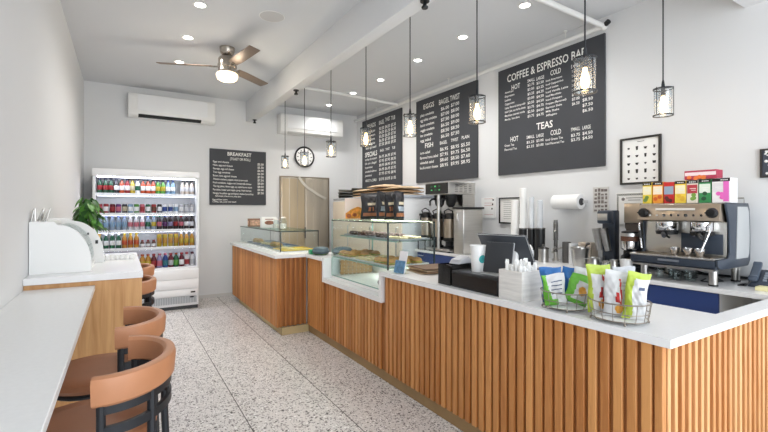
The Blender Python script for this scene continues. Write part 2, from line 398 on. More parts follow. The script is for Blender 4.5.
N0, N1 = 3.03, 4.265          # the notch in the worktop that holds the tall display case
ct = thing('service_counter', 'long timber slatted counter front running along the aisle under the white worktop', 'counter', (2.15, 2.8, 0))
q = MB(); slats_x(q, 1.86, .90, N0 - .002, .085, .879); slats_x(q, 1.86, N0 + .028, N1 - .028, .085, .654); slats_x(q, 1.86, N1 - .002, 4.76, .085, .879)
q.box(1.86, 1.89, .868, .90, .085, .879, b=.003, seg=1)
q.obj('slat_panel', SLAT, ct)
q = MB(); q.box(1.8795, 1.90, .905, N0, .085, .879); q.box(1.8795, 1.90, N0, N1, .085, .654); q.box(1.8795, 1.90, N1, 4.76, .085, .879)
q.obj('backing_board', BACKW, ct)
MB().box(1.875, 1.93, .905, 4.76, 0, .085).obj('plinth', PLINTH, ct)
q = MB(); q.box(1.901, 2.46, .935, N0 - .01, .086, .879); q.box(1.901, 2.46, N0 - .01, N1 + .01, .086, .654); q.box(1.901, 2.46, N1 + .01, 4.74, .086, .879)
q.obj('carcass', WHITE, ct)
rt = thing('service_counter', 'short timber slatted return closing the counter at the shop front end', 'counter', (2.9, .9, 0))
q = MB(); slats_y(q, .866, 1.89, 3.94, .085, .879); q.obj('slat_panel', SLAT_LIT, rt)
q = MB(); q.box(1.902, 3.94, .8905, .92, .0, .879); q.obj('backing_board', BACKD, rt); MB().box(2.51, 3.94, .9203, .9245, 0, .879).obj('bounce_panel', WHITE, rt)  # white panel on the staff side added to bounce light under the worktop
fc = thing('service_counter', 'timber slatted counter block that steps out at the far end of the aisle', 'counter', (1.8, 5.8, 0))
q = MB(); slats_x(q, 1.50, 4.79, 7.07, .085, .879); slats_y(q, 4.765, 1.52, 1.86, .085, .879); q.box(1.50, 1.53, 4.765, 4.795, .085, .879, b=.003, seg=1)
q.obj('slat_panel', SLAT, fc)
q = MB(); q.box(1.5195, 1.54, 4.79, 7.05, .085, .879); q.box(1.53, 1.86, 4.7895, 4.80, .085, .879); q.obj('backing_board', BACKW, fc)
q = MB(); q.box(1.55, 1.57, 4.744, 6.80, 0, .085); q.box(1.55, 1.875, 4.735, 4.755, 0, .085); q.obj('plinth', mat('pale_plinth', (196, 176, 132), .6, var=.08, vscale=6), fc)
MB().box(1.541, 2.10, 4.801, 7.05, .086, .879).obj('carcass', WHITE, fc)
q = MB()
q.prism([(1.848, .833), (3.949, .833), (3.949, .925), (2.50, .925), (2.50, N0), (1.84, N0)], 'z', .88, .916)
q.prism([(1.83, N1), (2.50, N1), (2.50, 4.80), (2.12, 4.80), (2.12, 7.09), (1.47, 7.09), (1.47, 4.735), (1.83, 4.735)], 'z', .88, .916)
q.box(1.84, 2.50, N0, N0 + .04, .655, .916); q.box(1.84, 2.50, N1 - .04, N1, .655, .916); q.box(1.84, 2.50, N0 + .04, N1 - .04, .655, .70)
wt = q.obj('countertop', QUARTZ); tag(wt, 'white stone worktop with a sunken notch around the tall display case', 'countertop')

# ------------------------------------------------------------------ back counter, blue cupboards
bc = MB().prism([(3.35, .93), (3.948, .93), (3.948, 4.64), (3.35, 4.64)], 'z', .88, .91).obj('back_countertop', QUARTZ)
tag(bc, 'white worktop along the right wall carrying the espresso machine', 'countertop')
bu = thing('base_cabinet', 'blue fronted base cabinet under the back worktop', 'cabinet', (3.6, 2.7, 0))
MB().box(3.40, 3.94, 1.235, 4.62, .08, .8795).obj('body', WHITE, bu)
for i, (a, c) in enumerate(((1.235, 1.83), (1.835, 2.45), (2.455, 3.07), (3.075, 3.69), (3.695, 4.62))):
    d = MB().box(3.378, 3.399, a, c, .10, .872, b=.002, seg=1).obj('door', BLUE, bu)
    MB().tube([(3.378, c - .16, .835), (3.358, c - .16, .835), (3.358, c - .04, .835), (3.378, c - .04, .835)], .006, m=0).obj('handle', CHROME, d)
MB().box(3.43, 3.94, 1.24, 4.61, 0, .08).obj('kick_plate', BLACK, bu)

# ------------------------------------------------------------------ left side: bar table, stools, end counter with bakery bin
tb = thing('bar_table', 'long pale stone bar table along the left wall', 'table', (-.3, 1.6, 0))
MB().box(XL + .001, -.138, .25, 3.045, .958, .985, b=.002, seg=1).obj('tabletop', QUARTZ2, tb)
for y in (.5, 1.7, 2.9):
    MB().prism([(XL + .002, .9575), (-.2, .9575), (-.2, .935), (XL + .03, .70), (XL + .002, .70)], 'y', y, y + .025).obj('bracket', BLACKM, tb)
sc_ = thing('end_counter', 'oak panelled end counter with white top behind the bar table', 'counter', (-.2, 3.7, 0))
MB().box(XL + .001, .104, 3.06, 3.10, 0, 1.009, b=.001, seg=1).obj('end_panel', OAK, sc_)
MB().box(XL + .001, -.36, 3.10, 4.4, 0, 1.009).obj('back_panel', OAK, sc_)
MB().box(XL + .001, .11, 3.045, 4.45, 1.01, 1.05, b=.002, seg=1).obj('counter_slab', QUARTZ, sc_)

def make_stool():
    t = thing('bar_stool', '', 'stool', (0, 0, 0), 0, 'tan leather bar stools')
    # seat
    n = 36; pr = [(0, .690), (.165, .690), (.195, .697), (.207, .715), (.204, .733), (.188, .744), (.12, .746), (0, .742)]
    q = MB(); q.lathe(pr, (-.085, 0, 0), n); q.obj('seat', LEATHERD, t, local=True)
    def path(a0, a1, N, A=.158, B=.206, off=0., lean=0.):
        P_ = []
        for i in range(N + 1):
            a = a0 + (a1 - a0) * i / N; nx, ny = math.cos(a) / A, math.sin(a) / B; l = math.hypot(nx, ny)
            P_.append((A * math.cos(a), B * math.sin(a), nx / l, ny / l, 0))
        return P_
    a = R(92)
    sec = [(-.016, .872), (-.006, .866), (.008, .866), (.017, .875), (.022, .935), (.018, .949), (.006, .955), (-.008, .953), (-.017, .943), (-.019, .90)]
    q = MB(); q.sweep(sec, path(-a, a, 44)); q.obj('backrest', LEATHER, t, local=True)
    q = MB(); q.sweep([(-.006, .842), (.008, .842), (.008, .866), (-.006, .866)], path(-a + .06, a - .06, 40))
    q.sweep([(-.006, .778), (.008, .778), (.008, .806), (-.006, .806)], path(-a + .06, a - .06, 40)); q.obj('back_rail', BLACKM, t, local=True)
    for sgn in (-1, 1):
        for ang, foot in ((85, (-.17, .19)), (36, (.15, .17))):
            aa = R(ang) * sgn; x, y = .158 * math.cos(aa), .206 * math.sin(aa)
            q = MB(); q.tube([(x, y, .868), (x, y, .70), (foot[0], foot[1] * sgn, .0)], .0125, 8); q.obj('leg', BLACKM, t, local=True)
    q = MB(); q.tube([(.175 * math.cos(2 * PI * k / 28) + .0, .185 * math.sin(2 * PI * k / 28), .26) for k in range(28)], .009, 8, closed=True); q.obj('footrest', BLACKM, t, local=True)
    q = MB(); q.tube([(-.085 + .175 * math.cos(2 * PI * k / 28), .175 * math.sin(2 * PI * k / 28), .680) for k in range(28)], .011, 8, closed=True); q.obj('seat_ring', BLACKM, t, local=True)
    return t
st = make_stool(); st.location = (-.02, 1.667, 0); st.rotation_euler.z = R(-13); st['label'] = 'nearest tan leather bar stool, its rounded back fully in view'
dup(st, (-.005, 2.24, 0), R(-4), 'tan leather bar stool just behind the nearest one, against the oak panel')
dup(st, (.028, 3.43, 0), R(0), 'tan leather bar stool pushed under the end counter, just past the oak panel')
dup(st, (.06, 4.22, 0), R(5), 'furthest tan leather bar stool, just in front of the drinks fridge')

# bakery bin with quarter-round sides
bk = thing('bakery_bin', 'white bakery bin with two quarter round sides on the end counter', 'display bin', (-.3, 3.45, 1.05))
def qr(x0, x1, z0, z1, flat):
    P_ = [(x0, z0), (x1, z0)]
    for i in range(0, 15):
        a = R(90) * i / 14; P_.append((flat + (x1 - flat) * math.cos(a) , z0 + .05 + (z1 - z0 - .05 - .02) * math.sin(a)))
    P_ += [(flat - .02, z1), (x0, z1)]
    return P_
MB().prism(qr(XL + .004, -.165, 1.0505, 1.362, -.33), 'y', 3.20, 3.216).obj('side_panel', WHITE, bk)
MB().prism(qr(XL + .004, -.115, 1.0505, 1.375, -.30), 'y', 3.70, 3.716).obj('side_panel', WHITE, bk)
q = MB(); q.box(XL + .004, -.17, 3.216, 3.70, 1.0505, 1.075); q.box(XL + .004, XL + .02, 3.216, 3.70, 1.075, 1.36); q.box(XL + .004, -.36, 3.216, 3.70, 1.345, 1.362); q.obj('shelf_box', WHITE, bk)
q = MB()
for i in range(12):
    a0, a1 = R(90) * i / 12, R(90) * (i + 1) / 12
    f_ = lambda a, rr: (-.33 + (.155 - rr) * math.cos(a), 1.105 + (.235 - rr) * math.sin(a))
    p0, p1, p2, p3 = f_(a0, 0), f_(a1, 0), f_(a1, .006), f_(a0, .006)
    q.prism([p0, p1, p2, p3], 'y', 3.217, 3.699)
q.obj('curved_glass', GLASS, bk)
q = MB(); q.box(-.166, -.150, 3.688, 3.699, 1.19, 1.215); q.box(-.214, -.204, 3.69, 3.699, 1.255, 1.27); q.obj('hinge', BLACK, bk)
for j, (x, y) in enumerate(((-.445, 3.25), (-.42, 3.30), (-.395, 3.27))):
    q = MB(); q.tube([(x, y, 1.363), (x + .01 * j, y, 1.44), (x + .012 * j - .006, y, 1.43 + .0), (x - .018, y, 1.364)], .006); o = q.obj('serving_tongs', STEEL)
    tag(o, ['steel tongs on the bakery bin, nearest the wall', 'middle steel tongs on top of the bakery bin', 'steel tongs on the bakery bin, furthest from the wall'][j], 'tongs', 'tongs on the bakery bin')
for j in range(3):
    for k in range(2):
        q = MB(); q.ball((0, 0, .03), (.045, .042, .03), 0)
        o = q.obj('bread_roll', mat('bread', (196, 142, 82), .7, var=.15, vscale=20)); o.location = (-.395 + k * .10, 3.29 + j * .16, 1.0755)
        tag(o, 'bread roll inside the bakery bin, %s row, %s' % (['near', 'middle', 'far'][j], ['wall side', 'glass side'][k]), 'bread', 'rolls in the bakery bin')
# small white pots in a row on the end counter
for i in range(7):
    q = MB(); q.lathe([(0, 0), (.017, 0), (.021, .035), (.017, .036), (.014, .01), (0, .01)], n=14)
    o = q.obj('sauce_pot', WHITE, local=True); o.location = (-.13 + i * .032, 3.86, 1.0505)
    tag(o, '%s small white pot from the bakery bin in the row on the end counter' % ORD[i], 'pot', 'row of white pots')
# plant
pl = thing('potted_plant', 'leafy green potted plant behind the bakery bin', 'plant', (-.235, 4.12, 1.0505))
q = MB(); q.lathe([(0, 0), (.065, 0), (.085, .17), (.09, .19), (.078, .19), (.07, .15), (0, .15)]); q.obj('pot', mat('woven_pot', (212, 176, 104), .8, bump=.3, bscale=70), pl, local=True)
q = MB()
for i in range(120):
    a = random.uniform(0, 2 * PI); v_ = random.uniform(-.9, 1); rr = random.uniform(.55, 1)
    c = Vector((.055 * rr * math.cos(a) * math.sqrt(1 - v_ * v_ * .6), .07 * rr * math.sin(a) * math.sqrt(1 - v_ * v_ * .6), .355 + .165 * v_ * rr))
    if c.z < .26 and c.xy.length < .085: c.x, c.y = .095 * math.cos(a), .095 * math.sin(a)
    out = Vector((math.cos(a), math.sin(a), 0)); L_ = random.uniform(.05, .085); W = L_ * random.uniform(.24, .36); dip = random.uniform(.2, 1.1)
    dirv = (out * math.cos(dip) + Vector((0, 0, -math.sin(dip)))); side = Vector((-math.sin(a), math.cos(a), random.uniform(-.5, .5))).normalized()
    t_ = bmesh.new(); n = 6; row = []
    for k in range(n + 1):
        s_ = k / n; p_ = c + dirv * L_ * s_ + Vector((0, 0, -.03 * s_ * s_)); w = W * (math.sin(PI * min(.98, s_ * .9 + .08)) ** .8)
        row.append((t_.verts.new(p_ - side * w + Vector((0, 0, w * .25))), t_.verts.new(p_), t_.verts.new(p_ + side * w + Vector((0, 0, w * .25)))))
    for k in range(n):
        for m_ in (0, 1): t_.faces.new((row[k][m_], row[k][m_ + 1], row[k + 1][m_ + 1], row[k + 1][m_]))
    q._add(t_, i % 2)
o = q.obj('leaves', [mat('leaf', (88, 138, 58), .45, var=.2, vscale=12), mat('leaf_dark', (46, 88, 38), .45, var=.2, vscale=12)], pl, local=True)
qs = MB()
for k in range(9):
    a = 2 * PI * k / 9; qs.tube([(.02 * math.cos(a), .02 * math.sin(a), .15), (.05 * math.cos(a), .055 * math.sin(a), .30), (.07 * math.cos(a), .085 * math.sin(a), .36)], .003, 6)
qs.obj('stems', mat('stem_green', (96, 120, 60), .6), pl, local=True)
md = o.modifiers.new('thick', 'SOLIDIFY'); md.thickness = .0012

# ------------------------------------------------------------------ open drinks fridge
FX0, FX1, FY0, FY1 = -.335, .955, 6.71, 7.40
fr = thing('drinks_fridge', 'tall white open drinks fridge full of bottles against the back wall', 'fridge', (.31, 7.05, 0))
FW = mat('fridge_white', (236, 237, 238), .3)
q = MB(); q.box(FX0, FX0 + .03, FY0 + .03, FY1, .585, 1.885); q.box(FX1 - .03, FX1, FY0 + .03, FY1, .585, 1.885); q.box(FX0, FX1, FY1 - .06, FY1, .585, 1.885); q.box(FX0, FX1, FY0 + .03, FY1, .05, .585, b=.006)
q.obj('cabinet', FW, fr)
MB().box(FX0 - .005, FX1 + .005, FY0 - .01, FY1, 1.885, 1.985, b=.012).obj('header', FW, fr)
q = MB(); q.box(FX0 + .01, FX1 - .01, FY0 + .012, FY0 + .03, .44, .575, b=.006); q.box(FX0 + .01, FX1 - .01, FY0 + .006, FY0 + .03, .30, .432, b=.006); q.box(FX0 + .01, FX1 - .01, FY0 + .012, FY0 + .03, .20, .292, b=.006); q.obj('front_panel', FW, fr)
q = MB()
for i in range(58): q.box(FX0 + .03 + i * .0213, FX0 + .043 + i * .0213, FY0 + .010, FY0 + .03, .09, .185)
q.obj('grille', mat('grille_grey', (176, 180, 184), .4), fr)
MB().box(FX0 + .01, FX1 - .01, FY0 + .05, FY1, .0, .049).obj('base', mat('fridge_base', (62, 64, 66), .5), fr)
q = MB(); q.box(FX1 - .11, FX1 - .05, FY0 + .002, FY0 + .010, .235, .255); q.box(FX1 - .12, FX1 - .07, FY0 + .002, FY0 + .010, .165, .183); q.obj('control', BLACK, fr)
MB().box(FX0 + .005, FX0 + .012, FY0 + .02, FY0 + .03, .585, 1.885).obj('trim_strip', STEEL, fr); MB().box(FX1 - .012, FX1 - .005, FY0 + .02, FY0 + .03, .585, 1.885).obj('trim_strip', STEEL, fr)
SZ = [1.655, 1.384, 1.149, .90, .612]
for i, z in enumerate(SZ[:4]):
    s_ = MB().box(FX0 + .031, FX1 - .031, 6.84, FY1 - .061, z - .022, z, b=.003, seg=1).obj('shelf', FW, fr)
    MB().box(FX0 + .031, FX1 - .031, 6.826, 6.839, z - .028, z + .012).obj('price_rail', mat('rail_grey', (206, 210, 214), .3), s_)
    MB().box(FX0 + .05, FX1 - .05, 6.85, 6.865, z - .030, z - .0225).obj('light_strip', LED, s_)
MB().box(FX0 + .031, FX1 - .031, FY0 + .031, FY1 - .061, .586, .610).obj('deck', FW, fr)
MB().box(FX0 + .05, FX1 - .05, FY0 + .04, FY0 + .07, 1.872, 1.884).obj('light_strip', LED, fr)

C3 = {}
def cm(rgb, r=.3):
    k = .70 if max(rgb) - min(rgb) > 25 else .86
    rgb = tuple(int(c * k) for c in rgb)
    return mat('drink_%02x%02x%02x' % rgb, rgb, r)
def make_drink(kind, body, label, cap):
    if kind == 'can':
        prof = [(0, 0), (.026, 0), (.032, .008), (.032, .105), (.027, .117), (.027, .12), (.024, .118), (0, .118)]; lo, hi, top, h = .03, .085, None, .12
    elif kind == 'tall can':
        prof = [(0, 0), (.024, 0), (.031, .008), (.031, .155), (.026, .168), (.026, .171), (.023, .169), (0, .169)]; lo, hi, top, h = .05, .12, None, .17
    elif kind == 'bottle':
        prof = [(0, 0), (.030, 0), (.032, .008), (.032, .095), (.028, .12), (.014, .15), (.013, .162), (0, .162)]; lo, hi, top, h = .045, .098, .162, .18
    elif kind == 'jug':
        prof = [(0, 0), (.034, 0), (.036, .01), (.036, .10), (.032, .125), (.017, .148), (.017, .16), (0, .16)]; lo, hi, top, h = .025, .09, .16, .178
    else:  # short bottle
        prof = [(0, 0), (.028, 0), (.030, .008), (.030, .06), (.020, .082), (.016, .092), (0, .092)]; lo, hi, top, h = .018, .055, .092, .105
    zs = {'bottle': 1.17, 'tall can': 1.1, 'can': 1.12, 'jug': 1.12}.get(kind, 1.05)
    prof = [(r_, z_ * zs) for r_, z_ in prof]; lo *= zs; hi *= zs; h *= zs; top = top * zs if top else None
    q = MB(); q.lathe(prof, n=14)
    o = q.obj(kind.replace('short ', '').replace('tall ', '') if kind != 'jug' else 'bottle', body, local=True)
    rmax = max(r for r, z in prof)
    q = MB(); q.lathe([(rmax + .0004, lo), (rmax + .0008, lo + .001), (rmax + .0008, hi - .001), (rmax + .0004, hi)], n=14); q.obj('label_band', label, o, local=True)
    q = MB()
    if top: q.cyl((0, 0, top - .004), (0, 0, h), .0165 if kind != 'jug' else .021, n=12); q.obj('cap', cap, o, local=True)
    else: q.lathe([(.0262 if kind == 'can' else .0252, h - .012), (.0275 if kind == 'can' else .0265, h + .001), (.0, h + .0015)], n=14); q.obj('rim', cap, o, local=True)
    return o
NC = dict(red=(176, 34, 44), green=(30, 104, 74), navy=(30, 38, 84), white=(232, 234, 238), orange=(214, 88, 48), yellow=(222, 196, 60), dark=(44, 40, 46), blue=(40, 78, 168), sky=(150, 192, 228), clear=(176, 198, 222),
          beige=(196, 184, 172), purple=(104, 48, 122), lime=(96, 176, 70), pink=(226, 120, 140), cream=(226, 216, 186), cola=(38, 24, 26), brown=(110, 62, 40), magenta=(196, 40, 130), grey=(176, 178, 184), amber=(222, 160, 60), teal=(60, 140, 150), maroon=(112, 24, 40), lavender=(168, 160, 214), silver=(206, 208, 212))
ROWS = [
    ('top', 'bottle', [('green', 'red', 'navy')] * 3 + [('dark', 'white', 'navy'), ('orange', 'white', 'dark'), ('red', 'white', 'navy'), ('yellow', 'cream', 'dark'), ('white', 'green', 'navy')] + [('orange', 'white', 'navy')] * 3 + [('lime', 'yellow', 'navy')] * 2 + [('sky', 'white', 'blue')] * 2 + [None] + [('beige', 'silver', 'dark')] * 3),
    ('second', 'can', [('red', 'pink', 'silver'), ('red', 'white', 'silver'), ('maroon', 'red', 'silver'), ('purple', 'pink', 'silver'), ('dark', 'cream', 'silver'), ('sky', 'white', 'silver'), ('lime', 'white', 'silver'), ('pink', 'red', 'silver'), ('green', 'white', 'silver'), ('red', 'brown', 'silver'), ('dark', 'white', 'silver'), ('white', 'blue', 'silver'), ('white', 'blue', 'silver'), ('white', 'sky', 'silver'), ('grey', 'white', 'silver'), ('grey', 'silver', 'dark'), ('grey', 'silver', 'dark')]),
    ('middle', 'bottle', [('clear', 'sky', 'blue')] * 5 + [('silver', 'pink', 'white')] * 3 + [('clear', 'green', 'blue'), ('clear', 'yellow', 'teal'), ('dark', 'pink', 'green'), ('cola', 'purple', 'blue'), ('cola', 'lavender', 'navy'), ('cola', 'red', 'dark'), ('cola', 'pink', 'red'), ('cola', 'white', 'dark'), ('cola', 'silver', 'dark')]),
    ('fourth', 'mixed', [('bottle', 'green', 'white', 'white')] * 4 + [('bottle', 'amber', 'orange', 'yellow')] * 3 + [('short bottle', 'brown', 'white', 'red')] * 3 + [('tall can', 'yellow', 'amber', 'magenta')] * 4 + [('bottle', 'amber', 'yellow', 'white')] * 3),
    ('bottom', 'jug', [('lavender', 'white', 'pink')] * 4 + [('pink', 'white', 'pink')] * 2 + [('amber', 'yellow', 'orange')] * 3 + [('maroon', 'red', 'red'), ('lavender', 'pink', 'pink'), ('blue', 'teal', 'pink'), ('maroon', 'grey', 'red'), ('green', 'lime', 'orange'), ('maroon', 'white', 'red'), ('silver', 'red', 'red'), ('silver', 'grey', 'maroon')]),
]
for (shelf, kind, items), z in zip(ROWS, SZ):
    n = len(items); x0, x1 = FX0 + .075, FX1 - .075; cache = {}
    for i, it in enumerate(items):
        if it is None: continue
        k, (bo, la, ca) = (it[0], it[1:]) if kind == 'mixed' else (kind, it)
        key = (k, bo, la, ca)
        loc = (x0 + (x1 - x0) * i / (n - 1) + random.uniform(-.002, .002), 6.89 if shelf != 'bottom' else 6.85, z + .0008)
        if key in cache: o = dup(cache[key], loc)
        else: o = make_drink(k, cm(NC[bo], .25), cm(NC[la], .4), cm(NC[ca], .4)); o.location = loc; cache[key] = o
        kn = k if k != 'jug' else 'bottle'
        part = 'rim' if 'can' in k else 'cap'
        tag(o, '%s %s with %s label and %s %s, %s from left on fridge %s shelf' % (bo, kn, la, ca, part, ORD[i], shelf), 'can' if 'can' in k else 'bottle', 'drinks on the fridge %s shelf' % shelf)

# ------------------------------------------------------------------ back wall: air conditioners, clock, steel doors
def make_ac():
    t = thing('air_conditioner', '', 'air conditioner', (0, 0, 0), 0, 'wall air conditioners')
    W = 1.2
    prof = [(0, 0), (-.16, 0), (-.205, .03), (-.215, .10), (-.205, .30), (-.19, .34), (0, .34)]
    q = MB(); q.prism(prof, 'x', 0, W, b=.008); q.obj('casing', WHITE, t, local=True)
    q = MB(); q.prism([(-.2155, .085), (-.224, .10), (-.213, .325), (-.207, .325)], 'x', .12, W - .12, b=.002); q.obj('front_cover', mat('gloss_white', (240, 241, 242), .3), t, local=True)
    q = MB(); q.prism([(-.150, -.003), (-.190, .012), (-.2075, .026), (-.2105, .036), (-.2055, .040), (-.150, .006)], 'x', .13, W - .21); q.obj('louvre', BLACK, t, local=True)
    return t
ac = make_ac(); ac.location = (.07, YB - .001, 2.815); ac['label'] = 'white wall air conditioner above the drinks fridge and breakfast board'
ac2 = dup(ac, (2.34, YB - .001, 2.785), None, 'white wall air conditioner above the steel double doors')
for ch in ac2.children:
    if ch.name.startswith('louvre'):
        ch.data = ch.data.copy(); ch.data.materials[0] = mat('louvre_pale', (206, 206, 204), .4)
ck = thing('wall_clock', 'round black rimmed clock above the steel double doors', 'clock', (2.85, YB - .001, 2.41))
Mc = Mx((2.85, YB - .001, 2.41), rx=R(90))
MB().cyl((0, 0, 0), (0, 0, .02), .17, n=40, M=Mc).obj('dial', WHITEP, ck)
q = MB(); q.tube([(.178 * math.cos(2 * PI * k / 48), .178 * math.sin(2 * PI * k / 48), .018) for k in range(48)], .017, 8, closed=True, M=Mc); q.obj('rim', BLACK, ck)
q = MB()
for k in range(12):
    a = 2 * PI * k / 12; q.box(-.006, .006, -.016, .016, .0201, .022, M=Mc @ Matrix.Translation((.132 * math.cos(a), .132 * math.sin(a), 0)) @ Matrix.Rotation(a - PI / 2, 4, 'Z'))
q.obj('hour_mark', BLACK, ck)
q = MB(); q.box(-.006, .006, -.01, .085, .022, .024, M=Mc @ Matrix.Rotation(R(-55), 4, 'Z')); q.box(-.004, .004, -.01, .12, .024, .026, M=Mc @ Matrix.Rotation(R(60), 4, 'Z')); q.obj('hand', BLACK, ck)
DM = mat('tan_steel', (192, 182, 166), .36, .75, var=.12, vscale=5, stretch=(1.6, 1, .05))  # vertical tone bands: metal reflections put into both door colours
DM2 = mat('tan_steel_warm', (190, 174, 148), .36, .75, var=.10, vscale=5, stretch=(1.6, 1, .05))
dr = thing('door_1', 'tan steel double doors in the back wall', 'door', (2.86, YB, 0)); dr['kind'] = 'structure'
for j in range(2):
    x0 = 2.41 + j * .455
    l_ = MB().box(x0, x0 + .450, YB - .03, YB - .001, .005, 2.025, b=.003).obj('leaf', DM, dr)
    q = MB()
    for a in ((.015, .14), (.155, .29), (.305, .435)): q.box(x0 + a[0], x0 + a[1], YB - .034, YB - .0301, .03, 2.0, b=.0015, seg=1)
    q.obj('panel', DM2 if j == 0 else DM, l_)
q = MB(); q.box(2.385, 2.408, YB - .04, YB - .001, 0, 2.045); q.box(3.316, 3.335, YB - .04, YB - .001, 0, 2.045); q.box(2.408, 3.316, YB - .04, YB - .001, 2.027, 2.045); q.obj('frame', mat('door_frame', (150, 138, 122), .4, .5), dr)
q = MB(); q.cyl((2.845, YB - .034, 1.02), (2.845, YB - .07, 1.02), .008); q.tube([(2.845, YB - .065, .92), (2.845, YB - .07, 1.02), (2.845, YB - .065, 1.12)], .01); q.obj('handle', BLACK, dr)
q = MB()
for w_, m_ in ((.030, 0),):
    pts = [(2.72, 2.02), (2.78, 1.93), (2.88, 1.83), (2.98, 1.775), (3.10, 1.70), (3.25, 1.63)]
    up = [(x + .03, z + .035) for x, z in pts]; q.prism(pts + up[::-1], 'y', YB - .046, YB - .0345)
q.obj('diagonal_strip', mat('pale_strip', (214, 208, 196), .3, .3), dr)  # pale curved strip laid diagonally across the doors

# ------------------------------------------------------------------ ceiling things
def make_downlight():
    t = thing('downlight', '', 'downlight', (0, 0, 0), 0, 'recessed ceiling downlights')
    q = MB(); q.lathe([(.045, 0), (.045, -.004), (.060, -.006), (.064, -.001), (.064, 0)], n=28); q.obj('trim_ring', WHITE, t, local=True)
    q = MB(); q.cyl((0, 0, -.003), (0, 0, 0), .0448, n=28); q.obj('lens', LENS, t, local=True)
    return t
DLP = [(.60, 4.14, 'nearest of the three downlights between the left wall and the beam'), (.60, 4.99, 'middle of the three downlights between the left wall and the beam'), (.607, 5.87, 'furthest of the three downlights between the left wall and the beam'),
       (3.105, 2.6, 'nearest downlight in the row over the counter staff side'), (3.11, 3.43, 'second nearest downlight in the row over the counter staff side'), (3.113, 4.25, 'third downlight in the staff side row, beside the middle menu board'), (3.13, 5.17, 'fourth downlight in the staff side row, short of the crossing pipe'), (3.112, 5.98, 'fifth downlight in the staff side row, just past the crossing pipe'), (3.105, 6.88, 'furthest downlight, in front of the air conditioner over the doors')]
dl = None
SPOTS = []
for x, y, lb in DLP:
    if dl is None: dl = make_downlight(); dl.location = (x, y, ZC - .0005); dl['label'] = lb
    else: dup(dl, (x, y, ZC - .0005), None, lb)
    SPOTS.append((x, y))
sp = thing('ceiling_speaker', 'round white speaker grille in the ceiling near the fan', 'speaker', (1.219, 4.017, ZC))
MB().cyl((1.219, 4.017, ZC - .008), (1.219, 4.017, ZC - .0005), .115, n=36).obj('grille', mat('speaker_grey', (206, 205, 204), .7, bump=.4, bscale=400), sp)
q = MB(); q.tube([(1.219 + .116 * math.cos(2 * PI * k / 40), 4.017 + .116 * math.sin(2 * PI * k / 40), ZC - .005) for k in range(40)], .004, 6, closed=True); q.obj('rim', WHITE, sp)
for i, (x, y, zz, lb) in enumerate(((1.865, 2.46, 2.952, 'nearest black sprinkler head under the ceiling beam'), (1.87, 5.15, 2.952, 'middle black sprinkler head under the ceiling beam'), (1.89, 7.2, 2.952, 'black sprinkler head at the back wall end of the beam'))):
    q = MB(); q.cyl((x, y, zz - .012), (x, y, zz - .0005), .034, n=20); q.lathe([(0, -.06), (.022, -.06), (.026, -.05), (.014, -.035), (.012, -.012)], (x, y, zz), n=14); o = q.obj('fire_sprinkler', BLACK)
    tag(o, lb, 'sprinkler', 'sprinkler heads under the beam')
pp = thing('sprinkler_pipe', 'white sprinkler pipe running just under the ceiling above the menu boards', 'pipe', (3.9, 4.8, 3.18))
q = MB(); q.tube([(3.905, y, 3.185) for y in (2.34, 4, 6, YB - .001)], .024, 12); q.obj('main_pipe', WHITE, pp)
q = MB(); q.tube([(1.931, 5.80, 3.20), (3.0, 5.84, 3.20), (3.905, 5.88, 3.185)], .021, 12); q.obj('branch_pipe', WHITE, pp)
q = MB(); q.tube([(1.931, 2.33, 3.20), (3.0, 2.335, 3.20), (3.905, 2.34, 3.185)], .024, 12); q.ball((3.905, 2.34, 3.185), .036); q.obj('branch_pipe', WHITE, pp)
q = MB(); q.cyl((3.905, 2.34, 3.185), (3.885, 2.28, 3.205), .024, n=12); q.obj('end_cap', BLACK, pp)
q = MB()
for y in (2.75, 4.6, 6.6): q.tube([(3.905, y, ZC - .0005), (3.905, y, 3.205)], .005, 6); q.cyl((3.905, y, ZC - .012), (3.905, y, ZC - .0005), .018)
q.obj('hanger', WHITE, pp)

fan = thing('ceiling_fan', 'three blade brushed nickel ceiling fan with a lit bowl', 'ceiling fan', (1.02, 5.07, ZC))
NICK = mat('nickel', (176, 168, 158), .26, 1.)
q = MB(); q.lathe([(.03, -.10), (.055, -.092), (.078, -.06), (.083, -.0005), (0, -.0005)], n=28); q.obj('canopy', NICK, fan, local=True)
q = MB(); q.cyl((0, 0, -.16), (0, 0, -.09), .014); q.obj('downrod', NICK, fan, local=True)
q = MB(); q.lathe([(0, -.29), (.10, -.29), (.103, -.27), (.098, -.255), (.098, -.235), (.105, -.23), (.105, -.20), (.098, -.195), (.098, -.135), (.085, -.115), (.03, -.11), (0, -.11)], n=32); q.obj('motor_housing', NICK, fan, local=True)
q = MB(); q.lathe([(0, -.385), (.07, -.38), (.105, -.362), (.118, -.332), (.118, -.305), (.100, -.2905), (0, -.2905)], n=32); q.obj('light_bowl', BOWL, fan, local=True)
BL = mat('fan_blade', (132, 116, 104), .45, .35)
for a in (R(158), R(-80), R(41)):
    q = MB()
    q.prism([(.16, -.052), (.30, -.064), (.73, -.068), (.74, -.06), (.74, .052), (.30, .060), (.16, .050)], 'z', -.004, .004, b=.0015, M=Mx((0, 0, -.218), rz=a) @ Matrix.Rotation(R(-12), 4, 'X'))
    bl = q.obj('blade', BL, fan, local=True)
    q = MB(); q.box(.085, .20, -.02, .02, -.226, -.218, M=Mx((0, 0, 0), rz=a)); q.obj('blade_iron', NICK, bl, local=True)

